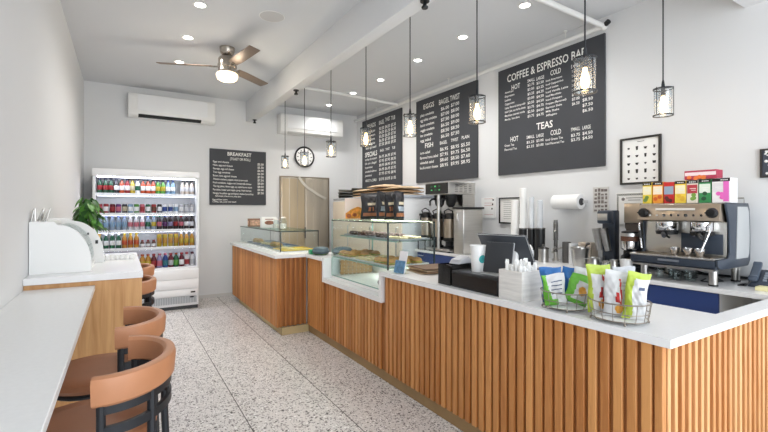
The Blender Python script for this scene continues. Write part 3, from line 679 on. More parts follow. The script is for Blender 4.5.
def make_pendant(drop):
    t = thing('pendant_light', '', 'pendant light', (0, 0, 0), 0, 'glass cylinder pendant lights')
    # origin at the top ring
    q = MB(); q.tube([(0, 0, .05), (0, 0, drop - .02)], .0045, 8); q.obj('cord', BLACKM, t, local=True)
    q = MB(); q.lathe([(0, drop - .03), (.05, drop - .028), (.055, drop), (0, drop)], n=24); q.obj('canopy', BLACKM, t, local=True)
    q = MB()
    for z in (-.006,): 
        q.lathe([(.059, z - .004), (.062, z - .004), (.062, z + .004), (.059, z + .004), (.059, z - .004)], n=32)
    q.lathe([(.058, -.195), (.063, -.195), (.063, -.187), (.058, -.187), (.058, -.195)], n=32)
    for k in range(3):
        a = 2 * PI * k / 3 + .5; q.box(-.0018, .0018, -.002, .002, -.193, .004, M=Mx((.0615 * math.cos(a), .062 * math.sin(a), 0), rz=a))
    for k in range(2): q.box(-.060, .060, -.003, .003, -.004, .002, M=Mx((0, 0, 0), rz=PI / 2 * k + .5))
    q.obj('cage', BLACKM, t, local=True)
    q = MB(); q.lathe([(0, -.055), (.013, -.055), (.014, -.02), (.010, .03), (.006, .055), (0, .055)], n=18); q.obj('socket', BLACKM, t, local=True)
    q = MB(); q.lathe([(.052, -.187), (.0535, -.185), (.055, -.10), (.056, -.012), (.054, -.012), (.053, -.10), (.0515, -.185), (.052, -.187)], n=32); q.obj('glass_shade', GLASSP, t, local=True)
    q = MB(); q.lathe([(0, -.175), (.013, -.168), (.024, -.138), (.023, -.115), (.013, -.075), (.010, -.0555), (0, -.0555)], n=16); q.obj('bulb', LAMPW, t, local=True)
    return t
PP = [(2.2, 6.56, 2.31, 'furthest glass pendant light, level with the left edge of the steel doors'), (2.2, 5.716, 2.272, 'second furthest glass pendant light, hanging in front of the wall clock'), (2.2, 4.817, 2.301, 'glass pendant light third from the back, right of the clock'), (2.2, 3.93, 2.319, 'glass pendant light in front of the furthest menu board'),
      (2.2, 3.12, 2.305, 'glass pendant light between the furthest and middle menu boards'), (2.2, 2.275, 2.278, 'glass pendant light between the egg menu and the coffee menu'), (2.2, 1.427, 2.298, 'largest looking glass pendant, in front of the coffee menu board'), (3.22, 1.50, 2.30, 'glass pendant light hanging above the espresso machine')]
PEND = []
pd = None
PP = [(x, y, z - .016, lb) for x, y, z, lb in PP]
for x, y, z, lb in PP:
    if pd is None: pd = make_pendant(ZC - z - .0005); pd.location = (x, y, z); pd['label'] = lb
    else:
        o = dup(pd, (x, y, z), R(37 * len(PEND)), lb)
        dz = ZC - z - .0005
        for ch in o.children:
            if ch.name.startswith(('cord', 'canopy')):
                ch.data = ch.data.copy()
                for v in ch.data.vertices:
                    if v.co.z > .5: v.co.z += dz - (ZC - PP[0][2] - .0005)
    PEND.append((x, y, z))
# ------------------------------------------------------------------ soft packs
def bag(q, w, h, d, pick, M, n=24, mm=32, seed=1, crimp=.06):
    """filled pouch: base at z=0, flat crimped ends, wrinkled faces; pick(s, t, front) gives the material"""
    rnd = random.Random(seed); t = bmesh.new(); ph = [rnd.uniform(0, 6) for _ in range(6)]
    grid = {}
    for side in (0, 1):
        for j in range(mm + 1):
            for i in range(n + 1):
                s_, u = i / n, j / mm
                edge = i in (0, n) or j in (0, mm)
                if edge and side == 1: grid[1, i, j] = grid[0, i, j]; continue
                uu = min(1, max(0, (u - crimp) / (1 - 2 * crimp)))
                pr = (max(0, math.sin(PI * s_)) ** .55) * (max(0, math.sin(PI * min(1, uu * .88 + .12))) ** .6 if 0 < uu < 1 else 0)
                dep = d / 2 * pr + (.0012 if not edge else 0)
                wr = .005 * pr * math.sin(9 * s_ + 7 * u + ph[0]) + .0035 * pr * math.sin(19 * u - 13 * s_ + ph[1 + side]) + .002 * pr * math.sin(31 * u + 27 * s_ + ph[5])
                y = (dep + wr) * (-1 if side == 0 else 1)
                x = (s_ - .5) * w * (1 - .07 * math.sin(PI * u)) + .003 * math.sin(8 * u + ph[3])
                z = u * h + .004 * math.sin(5 * s_ + ph[4]) * u
                grid[side, i, j] = t.verts.new((x, y, z))
    for side in (0, 1):
        for j in range(mm):
            for i in range(n):
                v = [grid[side, i, j], grid[side, i + 1, j], grid[side, i + 1, j + 1], grid[side, i, j + 1]]
                if side: v.reverse()
                try: f = t.faces.new(v)
                except ValueError: continue
                f.material_index = pick((i + .5) / n, (j + .5) / mm, side == 0)
    return q._add(t, None, M)

# ------------------------------------------------------------------ tall display case in the notch
dc = thing('display_case', 'tall glass display case of pastries sunk into the worktop notch', 'display case', (2.19, 3.65, .701))
CX0, CX1, CY0, CY1, CZ0, CZ1 = 1.935, 2.45, 3.075, 4.22, .7008, 1.335
MB().box(CX0, CX1, CY0, CY1, CZ0, .725).obj('base', WHITE, dc)
MB().box(CX0, CX0 + .006, CY0 + .012, CY1 - .012, .726, CZ1 - .012).obj('front_glass', GLASS, dc)
MB().box(CX0 + .012, CX1 - .012, CY0, CY0 + .006, .726, CZ1 - .012).obj('side_glass', GLASS, dc)
MB().box(CX0 + .012, CX1 - .012, CY1 - .006, CY1, .726, CZ1 - .012).obj('side_glass', GLASS, dc)
t_ = MB().box(CX0, CX1, CY0, CY1, CZ1 - .008, CZ1).obj('top_glass', GLASSG, dc)
q = MB()
q.box(CX0 - .002, CX0 + .010, CY0 - .002, CY0 + .010, .726, CZ1 - .010)
q.box(CX0, CX0 + .010, CY0, CY1, CZ1 - .018, CZ1 - .0085); q.box(CX0, CX1, CY0, CY0 + .010, CZ1 - .018, CZ1 - .0085)
q.box(CX1 - .012, CX1, CY0, CY0 + .012, .726, CZ1 - .010)
q.obj('corner_post', GEDGED, dc)
q = MB(); q.box(CX0, CX0 + .005, CY1 - .005, CY1, .726, CZ1 - .010); q.box(CX0 + .0, CX0 + .008, CY0 + .012, CY1 - .012, .7255, .732); q.box(CX1 - .012, CX1, CY1 - .012, CY1, .726, CZ1 - .010); q.obj('edge_strip', GEDGE, dc)
for z, x0 in ((.925, CX0 + .012), (1.15, CX0 + .10)):
    s_ = MB().box(x0, CX1 - .02, CY0 + .012, CY1 - .012, z, z + .008).obj('shelf', GLASSG, dc)
    MB().box(x0 - .004, x0 - .0002, CY0 + .012, CY1 - .012, z - .001, z + .010).obj('front_edge', GEDGE, s_)
q = MB(); q.box(CX1 - .012, CX1, CY0 + .012, CY1 - .012, .726, .905); q.obj('back_panel', WHITE, dc)
q = MB()
for y0 in (CY0 + .014, 3.66): q.box(CX1 - .010, CX1 - .004, y0, y0 + .54, .935, CZ1 - .02)
q.obj('sliding_door', GLASS, dc)
MB().box(CX1 - .03, CX1 - .014, CY0 + .02, CY1 - .02, CZ1 - .020, CZ1 - .0085).obj('light_strip', mat('warm_led', (255, 240, 220), .4, emit=9.), dc)
# rattan rack low in the case
q = MB(); RT = mat('rattan', (176, 146, 104), .7, var=.15, vscale=30)
for i in range(8): q.box(2.03 + i * .050, 2.068 + i * .050, 4.188, 4.195, .7258, .885)
for j in range(4): q.box(2.02, 2.425, 4.181, 4.1875, .740 + j * .038, .762 + j * .038)
tag(q.obj('rattan_screen', RT), 'tan rattan lattice screen standing low at the far end of the tall display case', 'screen')
FOOD = dict(crust=mat('crust', (186, 122, 62), .6, var=.25, vscale=24), dark=mat('dark_pastry', (72, 52, 44), .6, var=.35, vscale=30), pale=mat('pale_pastry', (232, 214, 166), .6, var=.12, vscale=26), cheese=mat('cheese', (236, 200, 96), .5), green=mat('lettuce', (108, 150, 64), .6, var=.3, vscale=40), bun=mat('bun', (206, 158, 98), .5, var=.15, vscale=14), icing=mat('icing', (244, 236, 226), .4))
TRAYM = mat('tray_grey', (184, 190, 196), .3, .6)
def tray(x0, x1, y0, y1, z, lab, name='tray', m=TRAYM):
    q = MB(); q.box(x0, x1, y0, y1, z, z + .004); h = .016
    q.box(x0, x0 + .004, y0, y1, z, z + h); q.box(x1 - .004, x1, y0, y1, z, z + h); q.box(x0, x1, y0, y0 + .004, z, z + h); q.box(x0, x1, y1 - .004, y1, z, z + h)
    return tag(q.obj(name, m), lab, 'tray')
def croissant(m):
    q = MB(); t = bmesh.new(); rings = []; N = 16
    for i in range(N + 1):
        a = R(-70) + R(140) * i / N; rr = .023 * math.sin(PI * (i + .35) / (N + .7)) * (1 + .12 * math.sin(i * 2.4)) + .002
        c = Vector((.040 * math.cos(a) - .03, .047 * math.sin(a), .0225)); rd = Vector((math.cos(a), math.sin(a), 0))
        rings.append([t.verts.new(c + rd * rr * math.cos(2 * PI * k / 10) + Vector((0, 0, rr * .85 * math.sin(2 * PI * k / 10)))) for k in range(10)])
    for i in range(N):
        for k in range(10): t.faces.new((rings[i][k], rings[i][(k + 1) % 10], rings[i + 1][(k + 1) % 10], rings[i + 1][k]))
    t.faces.new(rings[0][::-1]); t.faces.new(rings[-1]); q._add(t, 0)
    return q.obj('croissant', m, local=True)
def sandwich():
    o = MB().lathe([(0, 0), (.042, 0), (.048, .008), (.046, .018), (0, .018)], n=18).obj('sandwich', FOOD['bun'], local=True)
    q = MB(); q.lathe([(0, .018), (.051, .019), (.049, .024), (0, .0245)], n=14); q.obj('lettuce', FOOD['green'], o, local=True)
    q = MB(); q.box(-.043, .043, -.043, .043, .0246, .028, M=Mx((0, 0, 0), rz=.5)); q.obj('cheese', FOOD['cheese'], o, local=True)
    q = MB(); q.lathe([(0, .0285), (.046, .0285), (.047, .038), (.036, .054), (.018, .061), (0, .063)], n=18); q.obj('bun_top', FOOD['bun'], o, local=True)
    return o
def danish():
    o = MB().lathe([(0, 0), (.04, 0), (.047, .010), (.044, .024), (.030, .026), (.022, .018), (0, .017)], n=18).obj('danish', FOOD['pale'], local=True)
    q = MB(); q.lathe([(0, .0185), (.021, .0185), (.016, .024), (0, .026)], n=14); q.obj('filling', FOOD['cheese'], o, local=True)
    return o
protos = {'croissant': croissant(FOOD['dark']), 'sandwich': sandwich(), 'danish': danish()}
used = set()
def place(kind, x, y, z, rz, label, group):
    p = protos[kind]
    if kind not in used: used.add(kind); o = p; o.location = (x, y, z); o.rotation_euler.z = rz
    else: o = dup(p, (x, y, z), rz)
    tag(o, label, {'croissant': 'pastry', 'danish': 'pastry', 'sandwich': 'sandwich'}[kind], group)
for k in range(2):
    ty0 = 3.10 + k * .56
    tray(2.07, 2.41, ty0, ty0 + .53, 1.1586, ['grey tray on the upper case shelf nearer the cash drawer', 'grey tray on the upper case shelf nearer the far counter'][k])
    for i in range(6):
        for r in range(2):
            kd = 'croissant' if k == 1 or i > 2 else 'danish'
            place(kd, 2.15 + r * .15, ty0 + .06 + i * .082, 1.1634, (PI / 2 if kd == 'croissant' else 0) + random.uniform(-.2, .2), '%s on the upper case shelf, %s from near end, %s row' % ('dark croissant' if kd == 'croissant' else 'pale danish', ORD[k * 6 + i], ['front', 'back'][r]), 'pastries on the upper case shelf')
for k in range(3):
    ty0 = 3.10 + k * .372
    tray(1.97, 2.40, ty0, ty0 + .355, .9336, 'pale tray of %s on the lower glass shelf, %s from the near end' % (['sandwiches', 'danishes', 'sandwiches'][k], ORD[k]), 'tray', WHITE)
    for i in range(3):
        for r in range(3):
            kd = 'danish' if k == 1 else 'sandwich'
            place(kd, 2.035 + r * .135, ty0 + .06 + i * .115, .9382, random.uniform(-1, 1), '%s on the lower glass shelf, %s from the near end, %s row' % ('cheese danish' if kd == 'danish' else 'filled bun sandwich', ORD[k * 3 + i], ['front', 'middle', 'back'][r]), 'food on the lower glass shelf')
for i in range(6):
    q = MB(); q.ball((0, 0, .031), (.05, .036, .03)); o = q.obj('bread_roll', FOOD['crust'] if i % 2 else FOOD['dark']); o.location = (2.06 + (i % 2) * .12, 3.14 + (i // 2) * .12, .7255); o.rotation_euler.z = .4 * i
    tag(o, '%s bread roll on the tall case floor, %s from near end, %s side' % ('brown' if i % 2 else 'dark', ORD[i // 2], 'glass' if i % 2 == 0 else 'staff'), 'bread', 'rolls on the case floor')
# things standing on the case top
ZT = CZ1 + .0006
fp = thing('photo_card', 'upright card with a photo of baked food, left of the black coffee bags', 'card', (2.15, 4.10, ZT))
MB().box(2.035, 2.255, 4.095, 4.105, ZT, ZT + .225, b=.001, seg=1).obj('card', mat('card_pink', (238, 220, 208), .6), fp)
PH = [mat('food_photo', (226, 150, 62), .5, var=.5, vscale=26), mat('food_photo_red', (170, 92, 58), .5, var=.3, vscale=30)]
q = MB(); q.prism([(2.04, ZT + .004), (2.25, ZT + .004), (2.25, ZT + .115), (2.19, ZT + .135), (2.11, ZT + .105), (2.04, ZT + .06)], 'y', 4.0935, 4.0945, m=0); q.ball((2.08, 4.0935, ZT + .035), (.03, .0015, .022), m=1); q.ball((2.15, 4.0935, ZT + .045), (.028, .0015, .02), m=1); q.obj('photo_print', PH, fp)
BB = [mat('foil_black', (42, 42, 46), .35, var=.2, vscale=14), mat('foil_silver', (168, 178, 190), .3, .4), mat('print_copper', (176, 112, 76), .5), mat('print_cream', (222, 208, 180), .5)]
def cbag(x, y, w, h, d, rz, seed, lab, win):
    def pk(s_, u, fr):
        if not fr: return 0
        if .12 < u < .24 and .1 < s_ < .9: return 2
        if .52 < u < .62 and .25 < s_ < .75: return 3
        if .3 < u < .46 and .2 < s_ < .8: return 1 if win else (2 if (int(s_ * 10) % 2) else 0)
        return 0
    q = MB(); bag(q, w, h, d, pk, Mx((0, 0, .0), rz=0), seed=seed); o = q.obj('coffee_bag', BB, local=True); o.location = (x, y, ZT); o.rotation_euler.z = rz
    tag(o, lab, 'coffee bag', 'coffee bags on the case top')
cbag(2.20, 3.84, .22, .275, .10, R(-4), 3, 'wide black coffee bag with copper print beside the food photo card', False)
cbag(2.22, 3.66, .13, .285, .09, R(20), 4, 'black and silver coffee bag in the middle of the case top', True)
cbag(2.23, 3.50, .12, .275, .09, R(-12), 5, 'black coffee bag with copper print between two silver fronted bags', False)
cbag(2.24, 3.36, .12, .275, .09, R(8), 6, 'silver fronted black coffee bag nearest the coffee brewer', True)
# clear domes and green box on the worktop beyond the case
for x, y, r, lb in ((1.95, 4.55, .098, 'smaller dark covered bowl beside the green tub'), (2.15, 4.395, .12, 'larger dark covered bowl next to the tall display case')):
    t = thing('covered_bowl', lb, 'bowl', (x, y, .9165), 0, 'covered bowls')
    q = MB(); q.lathe([(0, 0), (r * .7, 0), (r, .03), (r * 1.02, .042), (r * .96, .042), (r * .68, .008), (0, .008)], n=28); q.obj('bowl', mat('bowl_dark', (62, 76, 84), .25), t, local=True)
    q = MB(); q.lathe([(r * 1.01, .043), (r * .98, .062), (r * .8, .085), (r * .4, .095), (0, .097)], n=28); q.obj('lid', mat('lid_blue_grey', (88, 106, 114), .12), t, local=True)
    q = MB(); q.lathe([(r * .90, .009), (r * .6, .03), (0, .036)], n=20); q.obj('salad', FOOD['green'], t, local=True)
tag(MB().box(1.86, 1.95, 4.64, 4.715, .9165, .97, b=.008).obj('tub', mat('tub_green', (34, 150, 96), .4)), 'small green tub at the corner of the worktop by the far block', 'tub')

# ------------------------------------------------------------------ low glass case on the far block
sc2 = thing('display_case', 'low glass display case on the far counter block', 'display case', (1.85, 5.9, .9165))
x0, x1, y0, y1, z0, z1 = 1.61, 2.10, 4.97, 7.0, .9165, 1.178
MB().box(x0, x1, y0, y1, z0, z0 + .012).obj('base', WHITE, sc2)
q = MB(); q.box(x0, x0 + .006, y0 + .008, y1 - .008, z0 + .013, z1 - .009); q.box(x0 + .008, x1, y0, y0 + .006, z0 + .013, z1 - .009); q.box(x0 + .008, x1, y1 - .006, y1, z0 + .013, z1 - .009); q.obj('glass_panel', GLASS, sc2)
MB().box(x0, x1, y0, y1, z1 - .008, z1).obj('top_glass', GLASSG, sc2)
q = MB(); q.box(x0 - .001, x0 + .009, y0 - .001, y0 + .009, z0 + .0125, z1 - .0085); q.box(x0 - .003, x0 - .0002, y0, y1, z1 - .012, z1 + .002); q.box(x0, x1, y0 - .004, y0 - .0012, z1 - .012, z1 + .002); q.box(x1 - .008, x1, y0, y0 + .008, z0 + .0125, z1 - .0085); q.box(x1 - .008, x1, y1 - .012, y1 - .008, z0 + .0125, z1 - .0085); q.obj('edge_trim', GEDGED, sc2)
for k in range(4):
    ty0 = 5.02 + k * .45
    o = tray(1.66, 2.06, ty0, ty0 + .41, z0 + .013, '%s tray from the near end in the low glass case' % ORD[k], 'tray', mat('tray_blue', (110, 128, 150), .3) if k != 0 else FOOD['cheese'])
    for i in range(3):
        place('sandwich' if k % 2 else 'danish', 1.78 + .02 * (i % 2), ty0 + .08 + i * .125, z0 + .0177, i, '%s in the low glass case, %s along its %s tray' % ('filled bun' if k % 2 else 'pale danish', ORD[i], ORD[k]), 'food in the low glass case')
bx = thing('box', 'brown cardboard box with printed front on the low glass case', 'box', (1.76, 6.62, z1 + .0006))
MB().box(1.64, 1.86, 6.58, 6.66, z1 + .0006, z1 + .125, b=.003).obj('carton', mat('carton_brown', (150, 112, 92), .6), bx)
q = MB(); q.box(1.66, 1.84, 6.578, 6.5795, z1 + .02, z1 + .10); q.box(1.6385, 1.6395, 6.59, 6.65, z1 + .03, z1 + .09); q.obj('printed_front', mat('carton_print', (214, 176, 150), .6, var=.4, vscale=30), bx)
bx = thing('box', 'white carton with a brown picture on the low glass case', 'box', (1.78, 6.1, z1 + .0006))
MB().box(1.68, 1.90, 6.03, 6.11, z1 + .0006, z1 + .155, b=.003).obj('carton', WHITEP, bx)
q = MB(); q.ball((1.79, 6.029, z1 + .075), (.07, .001, .03)); q.box(1.73, 1.85, 6.0285, 6.0295, z1 + .118, z1 + .13); q.obj('picture', mat('carton_pic', (150, 104, 84), .6, var=.3, vscale=30), bx)
for x, y, h, r, lb in ((1.80, 5.74, .13, .042, 'clear glass jar with a flat lid on the low glass case'), (1.84, 5.56, .16, .045, 'clear glass bottle jar with a domed lid on the low glass case')):
    t = thing('glass_jar', lb, 'jar', (x, y, z1 + .0006))
    q = MB(); q.lathe([(0, 0), (r, 0), (r, h * .7), (r * .7, h * .85), (r * .7, h * .9), (r * .64, h * .9), (r * .62, h * .85), (r * .92, h * .68), (r * .92, .006), (0, .006)], n=24); q.obj('jar', GLASS, t, local=True)
    q = MB(); q.lathe([(0, h * .905), (r * .76, h * .905), (r * .74, h * .97), (r * .3, h * 1.03), (0, h * 1.04)], n=20); q.obj('lid', mat('lid_pale', (226, 222, 216), .4), t, local=True)
    q = MB(); q.lathe([(0, .0065), (r * .9, .0065), (r * .9, h * .45), (0, h * .47)], n=20); q.obj('contents', mat('sugar', (238, 232, 222), .8), t, local=True)

# ------------------------------------------------------------------ tall white fridge with trays and bags on top
tf = thing('storage_fridge', 'white storage fridge along the wall behind the tall display case', 'fridge', (3.57, 5.8, 0))
MB().box(3.21, 3.94, 4.72, 6.90, .06, 1.60, b=.006).obj('cabinet', mat('fridge_body', (226, 228, 230), .3), tf)
MB().box(3.20, 3.945, 4.71, 6.91, 1.6005, 1.64, b=.004).obj('top_panel', mat('fridge_top', (178, 184, 194), .35), tf)
for i in range(3):
    d = MB().box(3.185, 3.2095, 4.73 + i * .722, 5.445 + i * .722, .12, 1.58, b=.004).obj('door', mat('fridge_door', (238, 224, 204), .35), tf)
    MB().tube([(3.185, 4.80 + i * .722, .8), (3.15, 4.80 + i * .722, .82), (3.15, 4.80 + i * .722, 1.18), (3.185, 4.80 + i * .722, 1.2)], .009).obj('handle', STEEL, d)
MB().box(3.25, 3.94, 4.76, 6.86, 0, .06).obj('base', BLACK, tf)
TG = mat('tray_dark', (104, 102, 96), .45, .5)
for i, (z, dz, rot) in enumerate(((1.6406, .055, 0), (1.697, .05, .02), (1.749, .05, -.04))):
    q = MB(); q.prism([(-.25, 0), (.25, 0), (.29, dz), (.27, dz), (.24, .008), (-.24, .008), (-.27, dz), (-.29, dz)], 'x', -.22, .22)
    o = q.obj('baking_tray', TG, local=True); o.location = (3.48, 6.55, z); o.rotation_euler.z = rot
    tag(o, ['lowest dark baking tray stacked on the storage fridge', 'middle dark baking tray stacked on the storage fridge', 'topmost dark baking tray stacked on the storage fridge'][i], 'tray', 'baking trays on the storage fridge')
rnd = random.Random(5)
ST = [(6.0, 3), (5.53, 4), (5.05, 3)]
for si, (y, n) in enumerate(ST):
    z = 1.6406
    for i in range(n):
        h = .042 + .008 * (i % 2)
        t = bmesh.new(); NX, NY = 6, 8; v = {}
        for a in range(NX + 1):
            for b_ in range(NY + 1):
                e = min(a, NX - a, b_, NY - b_); hh = h * (.35 + .62 * min(1, e / 1.5)) + rnd.uniform(-.004, .0)
                v[0, a, b_] = t.verts.new(((a / NX - .5) * .40, (b_ / NY - .5) * .44, 0)); v[1, a, b_] = t.verts.new(((a / NX - .5) * .41, (b_ / NY - .5) * .45, hh))
        for a in range(NX):
            for b_ in range(NY):
                t.faces.new((v[1, a, b_], v[1, a + 1, b_], v[1, a + 1, b_ + 1], v[1, a, b_ + 1])); t.faces.new((v[0, a, b_], v[0, a, b_ + 1], v[0, a + 1, b_ + 1], v[0, a + 1, b_]))
        for a in range(NX):
            t.faces.new((v[0, a, 0], v[0, a + 1, 0], v[1, a + 1, 0], v[1, a, 0])); t.faces.new((v[0, a + 1, NY], v[0, a, NY], v[1, a, NY], v[1, a + 1, NY]))
        for b_ in range(NY):
            t.faces.new((v[0, 0, b_ + 1], v[0, 0, b_], v[1, 0, b_], v[1, 0, b_ + 1])); t.faces.new((v[0, NX, b_], v[0, NX, b_ + 1], v[1, NX, b_ + 1], v[1, NX, b_]))
        q = MB(); q._add(t, 0); o = q.obj('paper_bag_bundle', KRAFT if (i + si) % 2 else KRAFT2, local=True); o.location = (3.44, y + (.0 if si else 0), z); o.rotation_euler.z = rnd.uniform(-.02, .02); z += h + .001
        tag(o, '%s brown bag bundle from the bottom, %s on the fridge' % (ORD[i], ['pile beside baking trays', 'middle pile', 'pile nearest the brewer'][si]), 'paper bags', 'brown paper bags on the storage fridge')

# ------------------------------------------------------------------ coffee brewer
cb = thing('coffee_brewer', 'tall steel twin coffee brewer with green display on the back worktop', 'coffee machine', (3.57, 4.18, .9105))
q = MB(); q.box(3.36, 3.80, 3.957, 4.415, 1.625, 1.775, b=.006); q.box(3.60, 3.80, 3.97, 4.40, .96, 1.6245); q.box(3.36, 3.80, 3.957, 4.415, .925, .955, b=.004); q.obj('body', STEEL, cb)
MB().box(3.350, 3.3595, 3.965, 4.407, 1.635, 1.768, b=.002, seg=1).obj('control_panel', BLACK, cb)
q = MB(); GRN = mat('display_green', (90, 230, 130), .4, emit=.45)
for j in range(3):
    for k in range(2): 
        yy = 4.10 + j * .075; zz = 1.675 + k * .045; q.box(3.347, 3.3495, yy, yy + .045, zz, zz + .022)
q.obj('display', mat('display_dark_green', (34, 84, 56), .3), cb)
q = MB(); q.box(3.3462, 3.3468, 4.19, 4.215, 1.724, 1.738); q.box(3.3462, 3.3468, 4.11, 4.13, 1.680, 1.690); q.box(3.3462, 3.3468, 4.26, 4.285, 1.680, 1.690); q.obj('digits', GRN, cb)
q = MB()
for i in range(4):
    for j in range(5): q.box(3.46 + i * .075, 3.505 + i * .075, 3.9545, 3.9565, 1.655 + j * .022, 1.663 + j * .022)
q.obj('vent', STEELD, cb)
q = MB(); q.cyl((3.39, 4.185, .955), (3.39, 4.185, 1.625), .022, n=18); q.obj('column', STEEL, cb)
for y in (4.08, 4.30):
    b_ = MB().lathe([(0, 1.47), (.03, 1.47), (.055, 1.50), (.075, 1.60), (.078, 1.6245), (0, 1.6245)], (3.50, y, 0), n=24).obj('filter_basket', BLACK, cb)
    MB().tube([(3.43, y, 1.575), (3.37, y, 1.57), (3.345, y, 1.545), (3.345, y, 1.49)], .013).obj('handle', BLACK, b_)
for y in (4.07, 4.30): MB().lathe([(0, .9555), (.078, .9555), (.080, .975), (.05, .99), (.05, 1.04), (.078, 1.05), (.078, 1.06), (0, 1.06)], (3.47, y, 0), n=24).obj('pot_stand', BLACK, cb)
q = MB()
for x in (3.40, 3.76):
    for y in (4.0, 4.37): q.cyl((x, y, .9105), (x, y, .925), .02)
q.obj('foot', BLACK, cb)
def make_airpot():
    t = thing('airpot', '', 'airpot', (0, 0, 0), 0, 'steel airpots by the coffee brewer')
    q = MB(); q.lathe([(0, 0), (.074, 0), (.076, .03), (.0, .03)], n=26); q.obj('base', BLACK, t, local=True)
    q = MB(); q.lathe([(0, .0305), (.072, .0305), (.072, .26), (0, .26)], n=26); q.obj('body', BRONZE, t, local=True)
    q = MB(); q.lathe([(0, .2605), (.075, .2605), (.076, .29), (.06, .325), (.03, .335), (0, .335)], n=26); q.box(-.11, -.05, -.018, .018, .285, .315, b=.006); q.obj('lid', BLACK, t, local=True)
    q = MB(); q.tube([(-.08, 0, .292), (-.098, 0, .27), (-.098, 0, .225)], .009); q.obj('spout', BLACK, t, local=True)
    q = MB(); q.tube([(0, -.074, .29), (-.02, -.078, .36), (-.02, 0, .385), (-.02, .078, .36), (0, .074, .29)], .008); q.obj('handle', BLACK, t, local=True)
    return t
ap = make_airpot()
APS = [(3.47, 4.07, 1.0605, 'steel airpot under the right basket of the coffee brewer'), (3.47, 4.30, 1.0605, 'steel airpot under the left basket of the coffee brewer')]
ap.location = APS[0][:3]; ap['label'] = APS[0][3]
dup(ap, APS[1][:3], None, APS[1][3])
# airpots on a raised rack left of the brewer
rk = thing('wire_rack', 'black wire rack raising two airpots beside the storage fridge', 'rack', (3.42, 4.56, .9105))
q = MB(); q.box(3.36, 3.58, 4.43, 4.60, 1.06, 1.072)
for x in (3.37, 3.57):
    for y in (4.44, 4.59): q.cyl((x, y, .9105), (x, y, 1.06), .007)
q.obj('frame', BLACKM, rk)
o = dup(ap, (3.46, 4.525, 1.0725), None, 'raised steel airpot with dark lid beside the white storage fridge')
ur = thing('ice_bin', 'square stainless steel bin with a dark lid beside the coffee brewer', 'bin', (3.52, 3.79, .9105))
MB().box(3.365, 3.675, 3.70, 3.875, .9105, 1.445, b=.012, seg=3).obj('body', STEEL, ur)
MB().box(3.355, 3.69, 3.69, 3.885, 1.4455, 1.468, b=.005).obj('lid', BLACK, ur)
MB().tube([(3.364, 3.79, 1.30), (3.345, 3.79, 1.32), (3.345, 3.79, 1.38), (3.364, 3.79, 1.40)], .006).obj('handle', STEEL, ur)

# ------------------------------------------------------------------ cups, faucet, bar tools on the back worktop
CUPM = mat('cup_white', (242, 242, 240), .45)
CLRC = mat('cup_clear', (214, 218, 222), .2)
def cup_stack(x, y, z0, z1, r, m, lab, n=None):
    n = n or max(8, int((z1 - z0 - .08) / .016)); q = MB(); prof = [(0, 0), (r * .78, 0)]
    H_ = z1 - z0; lip = H_ - .09 - .0
    prof.append((r * .92, .085))
    for i in range(n):
        za = .088 + (H_ - .09) * i / n; prof += [(r, za), (r * 1.03, za + .004), (r * .95, za + .008)]
    prof += [(r * .9, H_), (0, H_)]
    q.lathe(prof, n=20); o = q.obj('cup_stack', m, local=True); o.location = (x, y, z0)
    return tag(o, lab, 'cups', 'cup stacks by the faucet')
# inverted stacks in dispensers
q = None
cup_stack(3.70, 3.235, .9105, 1.543, .043, CUPM, 'wide stack of white paper cups left of the black cup dispensers')
for i, (y, r, zt, m, lb) in enumerate(((3.125, .036, 1.672, CUPM, 'tallest stack of white cups standing in a black dispenser'), (3.012, .027, 1.571, CLRC, 'thin stack of clear cups in the middle black dispenser'), (2.905, .031, 1.538, CLRC, 'stack of clear cups in the black dispenser nearest the faucet'))):
    t = thing('cup_dispenser', ['black tube dispenser holding the tallest white cup stack', 'black tube dispenser holding the thin clear cup stack', 'wide black dispenser nearest the faucet holding clear cups'][i], 'cup dispenser', (3.70, y, .9105), 0, 'black cup dispensers')
    w = [.042, .040, .052][i]; hz_ = [.315, .32, .325][i]
    q = MB(); q.lathe([(0, .0), (w, .0), (w, hz_), (w - .006, hz_), (w - .006, .012), (0, .012)], n=22); q.obj('tube', BLACK, t, local=True)
    q = MB(); q.lathe([(w - .005, hz_ + .0005), (w + .003, hz_ + .0005), (w + .003, hz_ + .012), (w - .005, hz_ + .012), (w - .005, hz_ + .0005)], n=22); q.obj('collar', STEELD, t, local=True)
    cup_stack(3.70, y, .9235, zt, r, m, lb)
for y, x, r, h, m, cap, lb in ((2.95, 3.45, .03, .145, mat('syrup_cream', (226, 212, 190), .35), CUPM, 'cream coloured squeeze bottle in front of the cup dispensers'), (2.80, 3.42, .035, .18, mat('syrup_white', (226, 230, 234), .3), CUPM, 'taller white squeeze bottle with pointed cap by the faucet')):
    t = thing('squeeze_bottle', lb, 'bottle', (x, y, .9105))
    q = MB(); q.lathe([(0, 0), (r, 0), (r, h * .68), (r * .7, h * .74), (0, h * .745)], n=20); q.obj('bottle', m, t, local=True)
    q = MB(); q.lathe([(0, h * .75), (r * .75, h * .75), (r * .7, h * .82), (r * .2, h), (0, h)], n=18); q.obj('cap', cap, t, local=True)
fa = thing('faucet', 'tall steel spring faucet standing at the back wall', 'faucet', (3.80, 2.79, .9105))
q = MB(); q.lathe([(0, 0), (.035, 0), (.035, .015), (.022, .03), (.018, .10), (0, .10)], n=20); q.obj('base', STEEL, fa, local=True)
q = MB(); q.tube([(0, 0, .09), (0, 0, .42)], .019, 14)
for i in range(14): q.tube([(.023 * math.cos(2 * PI * k / 14), .023 * math.sin(2 * PI * k / 14), .22 + i * .013) for k in range(14)], .004, 6, closed=True)
q.obj('riser', STEELD, fa, local=True)
